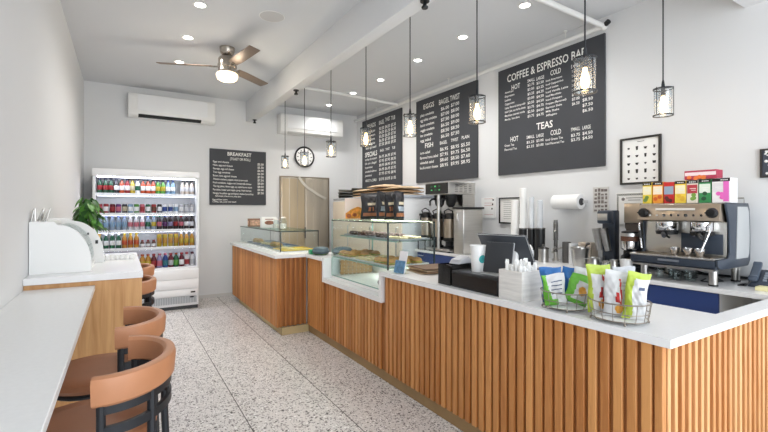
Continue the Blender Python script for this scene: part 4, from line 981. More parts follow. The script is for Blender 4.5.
q = MB(); q.tube([(0, 0, .13), (-.05, -.03, .14), (-.17, -.09, .13), (-.185, -.10, .10)], .012, 12); q.obj('spout', STEEL, fa, local=True)
q = MB(); q.tube([(0, -.02, .12), (0, -.10, .15)], .008); q.obj('lever', STEEL, fa, local=True)
def canister(x, y, r, h, lab, knob=True, m=STEEL, name='canister'):
    t = thing(name, lab, name, (x, y, .9105))
    q = MB(); q.lathe([(0, 0), (r, 0), (r, h), (r - .004, h), (r - .004, .01), (0, .01)], n=26); q.obj('body', m, t, local=True)
    if knob:
        q = MB(); q.lathe([(0, h + .0005), (r + .004, h + .0005), (r + .004, h + .01), (r * .4, h + .022), (.012, h + .026), (.014, h + .045), (0, h + .048)], n=24); q.obj('lid', STEELD, t, local=True)
    return t
canister(3.62, 2.80, .05, .13, 'steel canister left of the faucet', True)
canister(3.76, 2.635, .042, .205, 'tall steel canister with open top right of the faucet', False, STEELD)
canister(3.70, 2.52, .042, .20, 'tall pale plastic canister beside the steel pail', False, mat('canister_pale', (214, 216, 218), .3))
bx = MB().box(3.78, 3.90, 2.39, 2.53, .9105, 1.12, b=.008).obj('canister', mat('canister_tan', (192, 180, 166), .3, .7)); tag(bx, 'square tan steel canister against the wall behind the pail', 'canister')
pa = thing('pail', 'tapered stainless steel pail with a rolled rim on the back worktop', 'pail', (3.58, 2.37, .9105))
q = MB(); q.lathe([(0, 0), (.056, 0), (.076, .17), (.083, .174), (.083, .182), (.073, .18), (.053, .01), (0, .01)], n=30); q.obj('body', STEEL, pa, local=True)
q = MB(); q.lathe([(0, .13), (.069, .13), (0, .15)], n=20); q.obj('ice', WHITEP, pa, local=True)
q = MB(); q.tube([(.02, -.01, .14), (.03, -.05, .21)], .008); q.ball((.03, -.055, .215), (.02, .02, .013)); q.obj('scoop', STEELD, pa, local=True)
mxr = thing('drink_mixer', 'dark slate drink mixer holding steel cups on the back worktop', 'mixer', (3.72, 2.19, .9105))
q = MB(); q.box(-.10, .10, -.085, .085, 0, .045, b=.012); q.box(.005, .085, -.06, .06, .0455, .52, b=.012); q.obj('stand', NAVYSLATE, mxr, local=True)
q = MB(); q.box(-.085, .004, -.055, .055, .40, .515, b=.014); q.obj('motor_head', NAVYSLATE, mxr, local=True)
q = MB(); q.box(-.090, -.0855, -.045, .045, .43, .49, b=.002); q.obj('face_plate', STEEL, mxr, local=True)
for j, yy in enumerate((-.032, .035)):
    q = MB(); q.lathe([(0, 0), (.026, 0), (.036, .19), (.040, .20), (.034, .198), (.024, .006), (0, .006)], n=20, M=Mx((-.05 - .02 * j, yy, .16), rx=R(-10 + 4 * j), ry=R(-6)))
    q.obj('mixing_cup', STEEL, mxr, local=True)
def pitcher(x, y, r, h, lab, rz):
    t = thing('milk_pitcher', lab, 'pitcher', (x, y, .9105), rz, 'steel milk pitchers')
    q = MB(); q.lathe([(0, 0), (r, 0), (r * 1.02, .01), (r * .98, h * .45), (r * .80, h * .8), (r * .86, h), (r * .82, h), (r * .76, h * .8), (r * .92, h * .45), (r * .95, .012), (0, .012)], n=26)
    q.prism([(-r * .8, h * .80), (-r * 1.18, h * 1.02), (-r * .8, h * 1.0)], 'y', -r * .18, r * .18); q.obj('body', STEEL, t, local=True)
    q = MB(); q.tube([(r * .78, 0, h * .9), (r * 1.5, 0, h * .88), (r * 1.55, 0, h * .4), (r * .95, 0, h * .25)], .005); q.obj('handle', STEEL, t, local=True)
pitcher(3.40, 2.125, .048, .12, 'large steel milk pitcher below the drink mixer', R(120))
pitcher(3.41, 2.025, .036, .10, 'small steel milk pitcher between the large pitcher and the grinder', R(200))
pitcher(3.385, 1.945, .034, .12, 'tall slim steel milk pitcher in front of the grinder', R(160))
for i, (x, y) in enumerate(((3.42, 2.075), (3.435, 1.842))):
    q = MB(); q.lathe([(0, 0), (.016, 0), (.017, .09), (.008, .105), (.008, .135), (0, .135)], n=14); o = q.obj('syrup_bottle', BLACK, local=True); o.location = (x + .05, y, .9105); tag(o, ['small black syrup bottle left of the front grinder', 'small black syrup bottle tight against the front grinder'][i], 'bottle', 'black syrup bottles')
# grinders
g1 = thing('coffee_grinder', 'coffee grinder with a steel collar and brown bean hopper beside the espresso machine', 'grinder', (3.58, 1.925, .9105))
q = MB(); q.box(-.085, .085, -.06, .06, 0, .05, b=.01); q.box(-.01, .08, -.05, .05, .0505, .19, b=.012); q.obj('body', BLACK, g1, local=True)
q = MB(); q.lathe([(0, .192), (.05, .192), (.064, .205), (.066, .265), (0, .265)], n=28); q.obj('collar', CHROME, g1, local=True)
q = MB(); q.lathe([(0, .2655), (.064, .2655), (.065, .305), (0, .305)], n=28); q.obj('bean_band', mat('beans', (96, 62, 44), .5, var=.4, vscale=70), g1, local=True)
q = MB(); q.lathe([(0, .3055), (.066, .3055), (.066, .33), (0, .33)], n=28); q.obj('ring', STEEL, g1, local=True)
q = MB(); q.lathe([(0, .3305), (.060, .3305), (.058, .345), (.02, .352), (0, .352)], n=28); q.obj('lid', BLACK, g1, local=True)
q = MB(); q.tube([(-.03, 0, .15), (-.09, 0, .14), (-.10, 0, .11)], .02, 10); q.tube([(-.085, -.03, .10), (-.14, -.03, .10)], .007); q.tube([(-.085, .03, .10), (-.14, .03, .10)], .007); q.obj('fork', BLACK, g1, local=True)
g2 = thing('coffee_grinder', 'taller grinder with a square warm steel hopper behind the espresso machine end', 'grinder', (3.80, 1.985, .9105))
q = MB(); q.box(-.09, .09, -.06, .06, 0, .30, b=.012); q.obj('body', BLACK, g2, local=True)
q = MB(); q.prism([(-.03, .3005), (.03, .3005), (.065, .37), (.065, .41), (-.065, .41), (-.065, .37)], 'x', -.06, .06); q.obj('hopper', mat('hopper_dark', (70, 62, 58), .25), g2, local=True)
q = MB(); q.box(-.068, .068, -.068, .068, .4105, .58, b=.004); q.obj('hopper_cover', BRONZE, g2, local=True)
cl = MB().box(3.505, 3.53, 1.80, 1.815, 1.10, 1.21, b=.004); cl.prism([(3.50, 1.10), (3.54, 1.10), (3.53, 1.05), (3.515, 1.04)], 'y', 1.798, 1.816); 
# white paper cup and glassware under the espresso machine
q = MB(); q.lathe([(0, 0), (.034, 0), (.046, .125), (.048, .13), (.043, .127), (.032, .005), (0, .005)], n=24); o = q.obj('knock_cup', WHITE, local=True); o.location = (3.40, 1.853, .9105); tag(o, 'white plastic cup in front of the espresso machine left foot', 'cup')
TUMB = None
for i, (x, y) in enumerate(((3.56, 1.68), (3.58, 1.60), (3.52, 1.545), (3.62, 1.51), (3.55, 1.46))):
    q = MB(); q.lathe([(0, 0), (.026, 0), (.033, .07), (.030, .07), (.024, .008), (0, .008)], n=20); o = q.obj('glass_tumbler', GLASS, local=True); o.location = (x, y, .9105)
    tag(o, '%s small glass under the espresso machine from its left foot' % ORD[i], 'glass', 'glasses under the espresso machine')
for i, (x, y) in enumerate(((3.70, 1.64), (3.70, 1.53))):
    q = MB(); q.lathe([(0, 0), (.03, 0), (.05, .012), (.048, .014), (.028, .004), (0, .004)], n=22)
    for k in range(3): q.lathe([(0, .015 + k * .012), (.03, .015 + k * .012), (.05, .026 + k * .012), (0, .026 + k * .012)], n=22)
    o = q.obj('saucer_stack', BLACK, local=True); o.location = (x, y, .9105); tag(o, ['dark saucers under the espresso machine behind the first glass', 'dark saucers under the espresso machine nearer its right foot'][i], 'saucers', 'dark saucers')
cd = MB().tube([(3.75, 1.45, .915), (3.6, 1.42, .915), (3.58, 1.36, .915), (3.72, 1.33, .915), (3.9, 1.45, .915), (3.93, 1.6, .95)], .005).obj('power_cord', BLACK); tag(cd, 'black power cord lying under the espresso machine', 'cord')
cd = MB().tube([(3.938, 2.25, .935), (3.938, 1.9, .925), (3.938, 1.5, .925), (3.938, 1.1, .93)], .010).obj('cable_trunking', BLACK); tag(cd, 'dark cable line along the wall above the back worktop', 'cable')

# ------------------------------------------------------------------ espresso machine
em = thing('espresso_machine', 'two group espresso machine of steel and slate on the back worktop', 'espresso machine', (3.66, 1.51, .9105))
EY0, EY1 = 1.24, 1.79
MB().box(3.56, 3.88, EY0 + .01, EY1, 1.105, 1.475, b=.008).obj('boiler_housing', mat('em_back', (214, 212, 206), .34, .9), em)
MB().prism([(3.44, 1.355), (3.56, 1.345), (3.60, 1.345), (3.60, 1.476), (3.47, 1.476)], 'y', EY0 + .012, EY1, b=.004).obj('control_panel', BRONZE, em)
fpM = Mx((3.452, 0, 1.41), ry=R(-14))
q = MB()
for i in range(9): 
    yy = 1.31 + i * .048
    q.cyl((3.4485, yy, 1.395), (3.440, yy, 1.3935), .008 if i % 3 else .012, n=14)
q.obj('button', CHROME, em)
MB().box(3.4485, 3.4535, 1.40, 1.66, 1.430, 1.446, M=None).obj('brand_strip', mat('panel_pale', (226, 222, 214), .4), em)
for yy in (EY0 + .055, EY1 - .045):
    q = MB(); q.lathe([(0, 0), (.036, 0), (.036, .012), (.026, .03), (0, .032)], n=24, M=Mx((3.447, yy, 1.412), ry=R(-90))); q.box(-.004, .004, -.03, .03, .032, .040, M=Mx((3.447, yy, 1.412), ry=R(-90))); q.obj('steam_knob', BLACK, em)
for yy in (1.60, 1.37):
    g = MB().lathe([(0, 0), (.066, 0), (.071, .01), (.071, .065), (0, .065)], (3.49, yy, 1.279), n=30).obj('group_head', CHROME, em)
    q = MB(); q.lathe([(.040, -.03), (.068, -.028), (.074, -.002), (.0, -.0015), (0, -.03)], (3.49, yy, 1.279), n=30); q.tube([(3.44, yy, 1.262), (3.39, yy - .02, 1.255), (3.32, yy - .06, 1.245)], .014, 10); q.tube([(3.49, yy, 1.25), (3.49, yy, 1.235), (3.49, yy - .02, 1.225)], .008); q.obj('portafilter', BLACK, g)
MB().box(3.548, 3.5595, EY0 + .03, EY1 - .26, 1.118, 1.262, b=.004).obj('splash_plate', NAVYSLATE, em)
for yy, sg in ((EY1 - .02, 1), (EY0 + .07, -1)):
    w_ = MB().tube([(3.46, yy, 1.345), (3.43, yy, 1.32), (3.42, yy - .01, 1.28), (3.40, yy - .035 * sg, 1.14)], .007, 10).obj('steam_wand', CHROME, em)
    MB().tube([(3.419, yy - .012 * sg, 1.275), (3.41, yy - .022 * sg, 1.215)], .012, 10).obj('grip', BLACK, w_)
q = MB(); q.prism([(3.36, 1.045), (3.38, 1.030), (3.88, 1.030), (3.88, 1.090), (3.36, 1.090)], 'y', EY0 + .004, EY1 + .01, b=.006); q.obj('base', mat('em_base', (50, 58, 70), .25), em)
q = MB(); q.box(3.355, 3.56, EY0 + .006, EY1 + .012, 1.0905, 1.104, b=.003); q.box(3.37, 3.87, EY0 + .02, EY1, 1.016, 1.0295); q.obj('tray_trim', STEEL, em)
q = MB()
for i in range(26): q.box(3.372, 3.545, EY0 + .03 + i * .0195, EY0 + .04 + i * .0195, 1.1042, 1.109)
q.obj('drip_grate', BRONZE, em)
q = MB(); q.box(3.352, 3.3595, EY0 + .22, EY0 + .36, 1.062, 1.076); q.obj('emblem', mat('emblem_grey', (150, 156, 166), .3, .6), em)
q = MB(); q.prism([(3.42, 1.03), (3.86, 1.03), (3.895, 1.07), (3.90, 1.25), (3.885, 1.44), (3.86, 1.482), (3.50, 1.482), (3.485, 1.47), (3.54, 1.34), (3.555, 1.13), (3.52, 1.10), (3.36, 1.095), (3.36, 1.05)], 'y', EY0 - .012, EY0 + .0035, b=.004)
sp_ = q.obj('side_panel', NAVYSLATE, em)
q = MB(); q.prism([(3.64, 1.09), (3.84, 1.09), (3.862, 1.12), (3.868, 1.25), (3.855, 1.42), (3.83, 1.455), (3.66, 1.455)], 'y', EY0 - .0165, EY0 - .0125); q.obj('inset', mat('inset_grey', (206, 208, 208), .3, .5), sp_)
q = MB(); q.prism([(3.52, 1.10), (3.86, 1.06), (3.86, 1.44), (3.50, 1.482), (3.485, 1.47), (3.54, 1.34), (3.555, 1.13)], 'y', EY1 + .0005, EY1 + .010, b=.003); q.obj('side_panel', NAVYSLATE, em)
for x in (3.45, 3.82):
    for y in (EY0 + .05, EY1 - .05):
        f_ = MB().cyl((x, y, .922), (x, y, 1.0295 if x > 3.5 else 1.0295), .026, n=22).obj('leg', STEEL, em)
        MB().cyl((x, y, .9105), (x, y, .9215), .029, n=22).obj('foot', BLACK, f_)
q = MB(); q.box(3.50, 3.90, EY0 + .0, EY1 + .0, 1.4765, 1.4825, b=.002); q.tube([(3.88, EY0 + .02, 1.483), (3.88, EY0 + .02, 1.52), (3.88, EY1 - .02, 1.52), (3.88, EY1 - .02, 1.483)], .005); q.obj('cup_warmer', STEEL, em)
for i, y in enumerate((1.56, 1.47, 1.40)):
    q = MB(); q.lathe([(0, 0), (.02, 0), (.031, .03), (.033, .05), (.030, .05), (.018, .005), (0, .005)], n=20); q.tube([(.031, 0, .04), (.045, 0, .035), (.04, 0, .015), (.027, 0, .015)], .003); o = q.obj('espresso_cup', CHROME, local=True); o.location = (3.45, y - .03, 1.1095)
    tag(o, ['steel shot cup on the drip tray, nearer the left steam wand', 'steel shot cup in the middle of the drip tray', 'steel shot cup on the drip tray, nearer the right steam wand'][i], 'cup', 'cups on the drip tray')
# tea boxes
TB = [((1.717, 1.785), ['yellow', 'lemon'], .165, (232, 206, 70), (244, 236, 200), (110, 140, 70), 'yellow tea box with black lid band, leftmost on the espresso machine'), ((1.637, 1.710), 0, .165, (236, 156, 60), (246, 232, 206), (214, 96, 40), 'orange and white tea box, second from left on the machine'), ((1.560, 1.631), 0, .160, (196, 44, 44), (150, 168, 190), (90, 40, 40), 'red tea box with a grey band, third from left on the machine'),
      ((1.482, 1.555), 0, .165, (240, 206, 74), (246, 236, 196), (226, 180, 60), 'pale yellow tea box, fourth from left on the machine'), ((1.405, 1.477), 0, .165, (234, 226, 210), (180, 60, 70), (120, 160, 70), 'white tea box with red fruit picture, fifth from left on the machine'), ((1.326, 1.400), 0, .168, (58, 142, 84), (226, 236, 224), (40, 84, 56), 'green tea box, sixth from left on the espresso machine'), ((1.215, 1.320), 0, .170, (240, 236, 236), (226, 224, 226), (232, 108, 190), 'white tea box with pink side stripe, rightmost on the machine')]
ZE = 1.483
TEAT = mat('tea_black', (38, 34, 36), .4)
def tea(y0, y1, x0, x1, z0, z1, base, lab_, dot, label, band=True, blobs=3):
    t = thing('tea_box', label, 'tea box', ((x0 + x1) / 2, (y0 + y1) / 2, z0), 0, 'tea boxes on the espresso machine')
    nm_ = 'tea_%02x%02x%02x' % base
    MB().box(x0, x1, y0, y1, z0, z1, b=.0015, seg=1).obj('carton', mat(nm_, base, .45), t)
    h = z1 - z0
    q = MB(); q.box(x0 - .0012, x0 - .0002, y0 + .004, y1 - .004, z0 + h * .42, z0 + h * .80); q.obj('front_panel', mat('teal_%02x%02x%02x' % lab_, lab_, .45), t)
    q = MB(); rn = random.Random(int(y0 * 1000))
    for k in range(blobs): q.ball((x0 - .0012, rn.uniform(y0 + .018, y1 - .018), z0 + h * rn.uniform(.12, .40)), (.001, .015, .014))
    q.obj('fruit_print', mat('tead_%02x%02x%02x' % dot, dot, .45), t)
    if band:
        q = MB(); q.box(x0 - .0016, x0 - .0003, y0 + .001, y1 - .001, z0 + h * .86, z1 - .001); q.obj('top_band', TEAT, t)
        q = MB()
        for k in range(4): q.box(x0 - .0021, x0 - .0017, y0 + .014 + k * .011, y0 + .021 + k * .011, z0 + h * .90, z0 + h * .94)
        q.box(x0 - .0017, x0 - .0013, y0 + .012, y1 - .02, z0 + h * .62, z0 + h * .645); q.box(x0 - .0017, x0 - .0013, y0 + .012, y1 - .03, z0 + h * .55, z0 + h * .57)
        q.obj('lettering', CHALKW, t)
for i, ((y0, y1), _, h, a, b_, c, lb) in enumerate(TB):
    tea(y0, y1, 3.51, 3.66 if i < 6 else 3.63, ZE, ZE + h, a, b_, c, lb, band=(i != 2))
q = MB(); q.box(3.5078, 3.5086, 1.222, 1.254, ZE + .008, ZE + .146); q.obj('pink_stripe', mat('tea_pink', (226, 110, 190), .45), [o for o in COL.objects if o.name.startswith('tea_box') and o.get('label', '').endswith('rightmost on the machine')][0])
tea(1.30, 1.50, 3.53, 3.63, ZE + .1705, ZE + .235, (176, 60, 84), (240, 220, 226), (226, 120, 60), 'dark red tea box lying on top of the other tea boxes', band=False, blobs=6)

# ------------------------------------------------------------------ phone and note pad
ph = thing('desk_phone', 'dark slate desk phone with its handset on the back worktop', 'phone', (3.74, 1.09, .9105), R(8))
q = MB(); q.prism([(-.10, 0), (.10, 0), (.10, .10), (.085, .105), (-.10, .025)], 'y', -.085, .085, b=.006); q.obj('base', NAVYSLATE, ph, local=True)
q = MB(); q.prism([(-.10, .04), (-.06, .035), (.09, .125), (.10, .150), (.085, .160), (.06, .135), (-.05, .075), (-.085, .075)], 'y', .035, .085, b=.008); q.obj('handset', mat('handset', (72, 82, 96), .3), ph, local=True)
q = MB()
for i in range(3):
    for j in range(4): 
        x = -.07 + j * .03; q.box(x, x + .018, -.065 + i * .028, -.045 + i * .028, .028 + (x + .10) * .43, .036 + (x + .109) * .43)
q.obj('keypad', mat('key_grey', (150, 158, 168), .4), ph, local=True)
q = MB(); q.tube([(-.085, .06, .045), (-.13, .09, .008), (-.12, .13, .006), (-.06, .12, .006), (-.05, .086, .012)], .005, 6); q.obj('cord', BLACK, ph, local=True)
q = MB(); q.box(3.50, 3.58, 1.00, 1.08, .9105, .935, b=.001, seg=1); o = q.obj('note_pad', mat('note_yellow', (234, 226, 176), .8)); tag(o, 'pale yellow note pad beside the desk phone', 'note pad')

# ------------------------------------------------------------------ pictures and roll on the right wall
def frame(y0, y1, z0, z1, label, name, fm, fw, paper, draw, cat):
    t = thing(name, label, cat, (XR, (y0 + y1) / 2, z0))
    MB().box(XR - .010, XR - .0005, y0 + fw * .5, y1 - fw * .5, z0 + fw * .5, z1 - fw * .5).obj('print', paper, t)
    if fm:
        q = MB(); q.box(XR - .022, XR - .0005, y0, y0 + fw, z0, z1); q.box(XR - .022, XR - .0005, y1 - fw, y1, z0, z1); q.box(XR - .022, XR - .0005, y0 + fw, y1 - fw, z0, z0 + fw); q.box(XR - .022, XR - .0005, y0 + fw, y1 - fw, z1 - fw, z1); q.obj('frame', fm, t)
    if draw:
        for nm_, m_, fn in draw:
            q = MB(); fn(q); q.obj(nm_, m_, t)
    return t
INK = mat('ink_dark', (56, 54, 54), .8); RED = mat('ink_red', (176, 62, 60), .8); GRY = mat('ink_grey', (130, 128, 126), .8)
def cups(q):
    rn = random.Random(2)
    for r in range(5):
        for c in range(4):
            y = 2.125 - c * .073; z = 1.99 - r * .069; k = rn.choice('abc')
            s_ = rn.uniform(.7, 1.15)
            P_ = {'a': [(-.014, .012), (.014, .012), (.010, -.008), (-.010, -.008)], 'b': [(-.010, .016), (.010, .016), (.007, -.016), (-.007, -.016)], 'c': [(-.014, .006), (.014, .006), (.006, -.012), (-.006, -.012)]}[k]
            q.prism([(y + a * s_, z + b_ * s_) for a, b_ in P_], 'x', XR - .0115, XR - .0102)
    q.box(XR - .0115, XR - .0102, 1.99, 2.05, 2.045, 2.049)
frame(1.85, 2.20, 1.665, 2.088, 'black framed poster with a grid of small drink drawings above the tea boxes', 'framed_poster', mat('frame_dark', (46, 44, 44), .4), .018, WHITEP, [('drawing', INK, cups)], 'poster')
def red_doc(q):
    for z in (1.575, 1.52, 1.49, 1.375): q.box(XR - .0115, XR - .0102, 3.79, 3.94, z, z + .003)
frame(3.755, 3.995, 1.335, 1.59, 'small white notice with red lines on the wall right of the coffee brewer', 'notice', None, 0, WHITEP, [('red_print', RED, red_doc), ('drawing', INK, lambda q: [q.box(XR - .0115, XR - .0102, 3.78 + i * .01, 3.80 + i * .01, 1.55 - i * .055, 1.57 - i * .055) for i in range(3)])], 'notice')
def doc(q):
    for i in range(9): q.box(XR - .0115, XR - .0102, 3.44, 3.62, 1.52 - i * .024, 1.524 - i * .024)
frame(3.36, 3.687, 1.27, 1.583, 'white document in a black frame half hidden by the cup stacks', 'framed_document', BLACK, .014, WHITEP, [('text_lines', GRY, doc)], 'picture')
def coll(q):
    rn = random.Random(3)
    for i in range(4):
        for j in range(6): q.box(XR - .0115, XR - .0102, 2.327 + i * .034, 2.327 + i * .034 + rn.uniform(.018, .031), 1.420 + j * .038, 1.420 + j * .038 + rn.uniform(.016, .034))
frame(2.315, 2.47, 1.41, 1.655, 'small grey collage print above the drink mixer', 'collage_print', None, 0, mat('collage_paper', (204, 202, 198), .8), [('pattern', mat('collage_ink', (118, 110, 106), .8, var=.3, vscale=40), coll)], 'print')
def border(q):
    for i in range(14):
        q.tube([(XR - .0112, 1.955 + i * .0207 + .010 * math.cos(a), 1.575 + .007 * math.sin(a)) for a in [2 * PI * k / 8 for k in range(8)]], .002, 4, closed=True)
    for i in range(14):
        q.tube([(XR - .0112, 2.226 + .006 * math.cos(a), 1.55 - i * .018 + .009 * math.sin(a)) for a in [2 * PI * k / 8 for k in range(8)]], .002, 4, closed=True)
frame(1.935, 2.245, 1.30, 1.59, 'white sign with a chain patterned border behind the square steel hopper', 'wall_sign', None, 0, WHITEP, [('border', INK, border), ('lettering', GRY, lambda q: [q.box(XR - .0115, XR - .0102, 2.0, 2.15, 1.54, 1.546), q.box(XR - .0115, XR - .0102, 2.02, 2.13, 1.52, 1.526), q.ball((XR - .0108, 2.175, 1.533), (.0008, .016, .016))])], 'sign')
def flor(q):
    rn = random.Random(4)
    for i in range(30): q.ball((XR - .0108, rn.uniform(1.02, 1.165), rn.uniform(1.68, 1.86)), (.0008, rn.uniform(.004, .012), rn.uniform(.004, .012)), u=8, v=5)
frame(1.0, 1.185, 1.665, 1.872, 'dark framed patterned picture at the right edge of the long wall', 'framed_picture', mat('frame_dark', (46, 44, 44), .4), .012, mat('pattern_dark', (70, 74, 84), .7), [('pattern', WHITEP, flor)], 'picture')
pr = thing('paper_towel_roll', 'white paper towel roll mounted on the wall beside the cup dispensers', 'paper towel roll', (3.86, 2.69, 1.44))
q = MB(); q.cyl((3.86, 2.545, 1.515), (3.86, 2.845, 1.515), .074, n=36); q.obj('roll', mat('towel_white', (238, 238, 237), .9, bump=.05), pr)
q = MB(); q.cyl((3.86, 2.5385, 1.515), (3.86, 2.5445, 1.515), .036, n=20); q.cyl((3.86, 2.8455, 1.515), (3.86, 2.852, 1.515), .024, n=20); q.obj('core', mat('core_dark', (58, 58, 60), .5), pr)
q = MB(); q.box(3.86, XR - .0005, 2.528, 2.538, 1.50, 1.53); q.box(3.86, XR - .0005, 2.8525, 2.862, 1.50, 1.53); q.obj('holder', CHROME, pr)
q = MB(); q.box(XR - .004, XR - .0005, 2.535, 2.855, 1.40, 1.445) ; 

# ------------------------------------------------------------------ till and front worktop things
ZW = .9166
till = thing('cash_drawer', 'long black cash drawer on the worktop under the tablet till', 'cash drawer', (2.08, 1.98, ZW))
MB().box(1.895, 2.27, 1.775, 2.20, ZW, 1.022, b=.004).obj('body', BLACK, till)
MB().box(1.889, 1.8945, 1.785, 2.19, ZW + .008, 1.012, b=.002, seg=1).obj('drawer_front', mat('drawer_black', (34, 32, 32), .25), till)
MB().box(1.897, 2.268, 1.777, 2.198, 1.0222, 1.026).obj('top_plate', mat('drawer_top', (86, 88, 92), .25, .4), till)
mo = thing('tablet_till', 'large tablet till screen seen from behind, tilted toward the staff side', 'till', (2.17, 1.96, 1.0265))
Mm = Mx((2.225, 2.02, 1.160), ry=R(-33), rz=R(11))
MB().box(-.007, .007, -.185, .185, -.13, .13, b=.006, M=Mm).obj('screen', mat('tablet_back', (84, 88, 94), .3, .3), mo)
MB().box(.0073, .0083, -.176, .176, -.12, .12, M=Mm).obj('display', BLACK, mo)
q = MB(); q.box(-.0078, -.0072, -.186, -.180, -.13, .13, M=Mm); q.box(-.0078, -.0072, -.18, .186, .124, .13, M=Mm); q.obj('rim', mat('tablet_rim', (206, 208, 210), .3, .5), mo)
q = MB()
for s_ in ((-.022, -.016), (.016, .022)): q.box(-.009, -.0073, s_[0], s_[1], .02, .055, M=Mm)
for s_ in ((.02, .026), (.049, .055)): q.box(-.009, -.0073, -.022, .022, s_[0], s_[1], M=Mm)
q.obj('emblem', mat('tablet_emblem', (40, 42, 46), .2), mo)
q = MB(); q.box(2.12, 2.26, 1.88, 2.03, 1.0265, 1.034, b=.002); q.tube([(2.21, 1.955, 1.034), (2.24, 1.955, 1.09), (2.25, 1.96, 1.16)], .02, 12); q.obj('stand', WHITE, mo)
cd_ = thing('customer_display', 'dark tilted customer screen in front of the tablet till', 'screen', (2.0, 1.93, 1.0265))
Mm = Mx((2.02, 1.90, 1.132), ry=R(16), rz=R(20))
MB().box(-.006, .006, -.092, .092, -.098, .098, b=.006, M=Mm).obj('screen', mat('cd_black', (52, 54, 58), .3), cd_)
MB().box(.006, .012, -.094, .094, -.100, .100, b=.004, M=Mm).obj('back_shell', mat('cd_silver', (208, 210, 212), .3, .4), cd_)
q = MB(); q.box(1.94, 2.06, 1.84, 1.98, 1.0265, 1.032, b=.002); q.obj('base', mat('cd_silver', (208, 210, 212), .3, .4), cd_)
ho = thing('card_holder', 'smoked plastic holder of receipts at the left end of the cash drawer', 'holder', (2.0, 2.28, ZW))
q = MB(); q.box(1.895, 1.900, 2.215, 2.345, ZW, 1.055); q.box(1.9005, 2.12, 2.215, 2.220, ZW, 1.055); q.box(1.9005, 2.12, 2.340, 2.345, ZW, 1.055); q.box(2.1205, 2.125, 2.215, 2.345, ZW, 1.055); q.box(1.901, 2.12, 2.221, 2.339, ZW, ZW + .005); q.obj('shell', GLASSD, ho)
q = MB(); q.box(1.92, 1.935, 2.23, 2.33, ZW + .006, 1.04); q.box(1.95, 1.965, 2.24, 2.33, ZW + .006, 1.045); q.obj('paper', mat('receipt_grey', (150, 144, 146), .7), ho)
q = MB(); q.box(2.00, 2.10, 2.23, 2.33, ZW + .006, 1.035); q.obj('card_stack', mat('card_dark', (72, 72, 76), .5), ho)
q = MB(); q.prism([(-.08, 0), (.07, 0), (.08, .02), (.03, .045), (-.05, .030)], 'y', -.045, .045, b=.003); q.box(-.06, .05, -.03, .03, .034, .037, M=Mx((0, 0, .004), ry=R(-12)))
o = q.obj('receipt_printer', mat('printer_pale', (196, 198, 204), .4), local=True); o.location = (2.05, 2.28, 1.0556); o.rotation_euler.z = R(10); tag(o, 'pale grey card printer resting on the smoked holder', 'printer')
cp = thing('paper_cup', 'white takeaway cup with a round turquoise emblem on the cash drawer', 'cup', (2.0, 2.06, 1.0266))
q = MB(); q.lathe([(0, 0), (.040, 0), (.050, .165), (.053, .168), (.053, .174), (.048, .174), (.038, .006), (0, .006)], n=30); q.obj('cup', CUPM, cp, local=True)
q = MB(); t = bmesh.new()
# emblem disc wrapped on the cup side facing the aisle and shop front
c0 = R(-92); rings = []
for i in range(0, 4):
    rr = .027 * i / 3 + 1e-5; rings.append([])
    for k in range(20):
        a = 2 * PI * k / 20; z = .085 + rr * math.sin(a); rad = .040 + .010 * z / .165 + .0008; th = c0 + rr * math.cos(a) / rad
        rings[-1].append(t.verts.new((rad * math.cos(th), rad * math.sin(th), z)))
for i in range(3):
    for k in range(20): t.faces.new((rings[i][k], rings[i][(k + 1) % 20], rings[i + 1][(k + 1) % 20], rings[i + 1][k]))
bmesh.ops.remove_doubles(t, verts=t.verts, dist=1e-4); q._add(t, 0); q.obj('emblem', mat('turquoise', (54, 164, 164), .5, var=.25, vscale=60), cp, local=True)
# whitewashed box of wrapped straws
WW = mat('whitewash', (224, 221, 216), .7, var=.14, vscale=5, stretch=(1, 1, 9))
wb = thing('wooden_box', 'whitewashed wooden box of wrapped straws at the right of the cash drawer', 'box', (1.985, 1.685, ZW))
q = MB(); q.box(1.885, 1.897, 1.60, 1.77, ZW, 1.085, b=.0015, seg=1); q.box(2.048, 2.06, 1.60, 1.77, ZW, 1.085, b=.0015, seg=1); q.box(1.8975, 2.0475, 1.60, 1.612, ZW, 1.085, b=.0015, seg=1); q.box(1.8975, 2.0475, 1.758, 1.77, ZW, 1.085, b=.0015, seg=1); q.box(1.898, 2.0475, 1.6125, 1.7575, ZW, ZW + .01); q.obj('box_body', WW, wb)
rn = random.Random(11); sw = None
for i in range(24):
    h = rn.uniform(.165, .205); x = 1.915 + (i % 6) * .0235 + rn.uniform(-.003, .003); y = 1.632 + (i // 6) * .034 + rn.uniform(-.003, .003)
    if sw is None:
        q = MB(); q.tube([(0, 0, 0), (0, 0, .160), (.004, .002, .178)], .0105, 8); q.box(-.0112, .0112, -.001, .001, .13, .185); q.box(-.001, .001, -.0112, .0112, .14, .190, M=Mx((0, 0, 0), rz=.4)); sw = q.obj('wrapped_straw', WHITEP, local=True); o = sw
    else: o = sw.copy(); COL.objects.link(o)
    o.location = (x, y, ZW + .0105); o.rotation_euler = (rn.uniform(-.03, .03), rn.uniform(-.03, .03), rn.uniform(0, 3)); o.scale = (1, 1, h / .175)
    tag(o, 'white paper wrapped straws standing in the whitewashed wooden box', 'straw', 'wrapped straws in the wooden box')
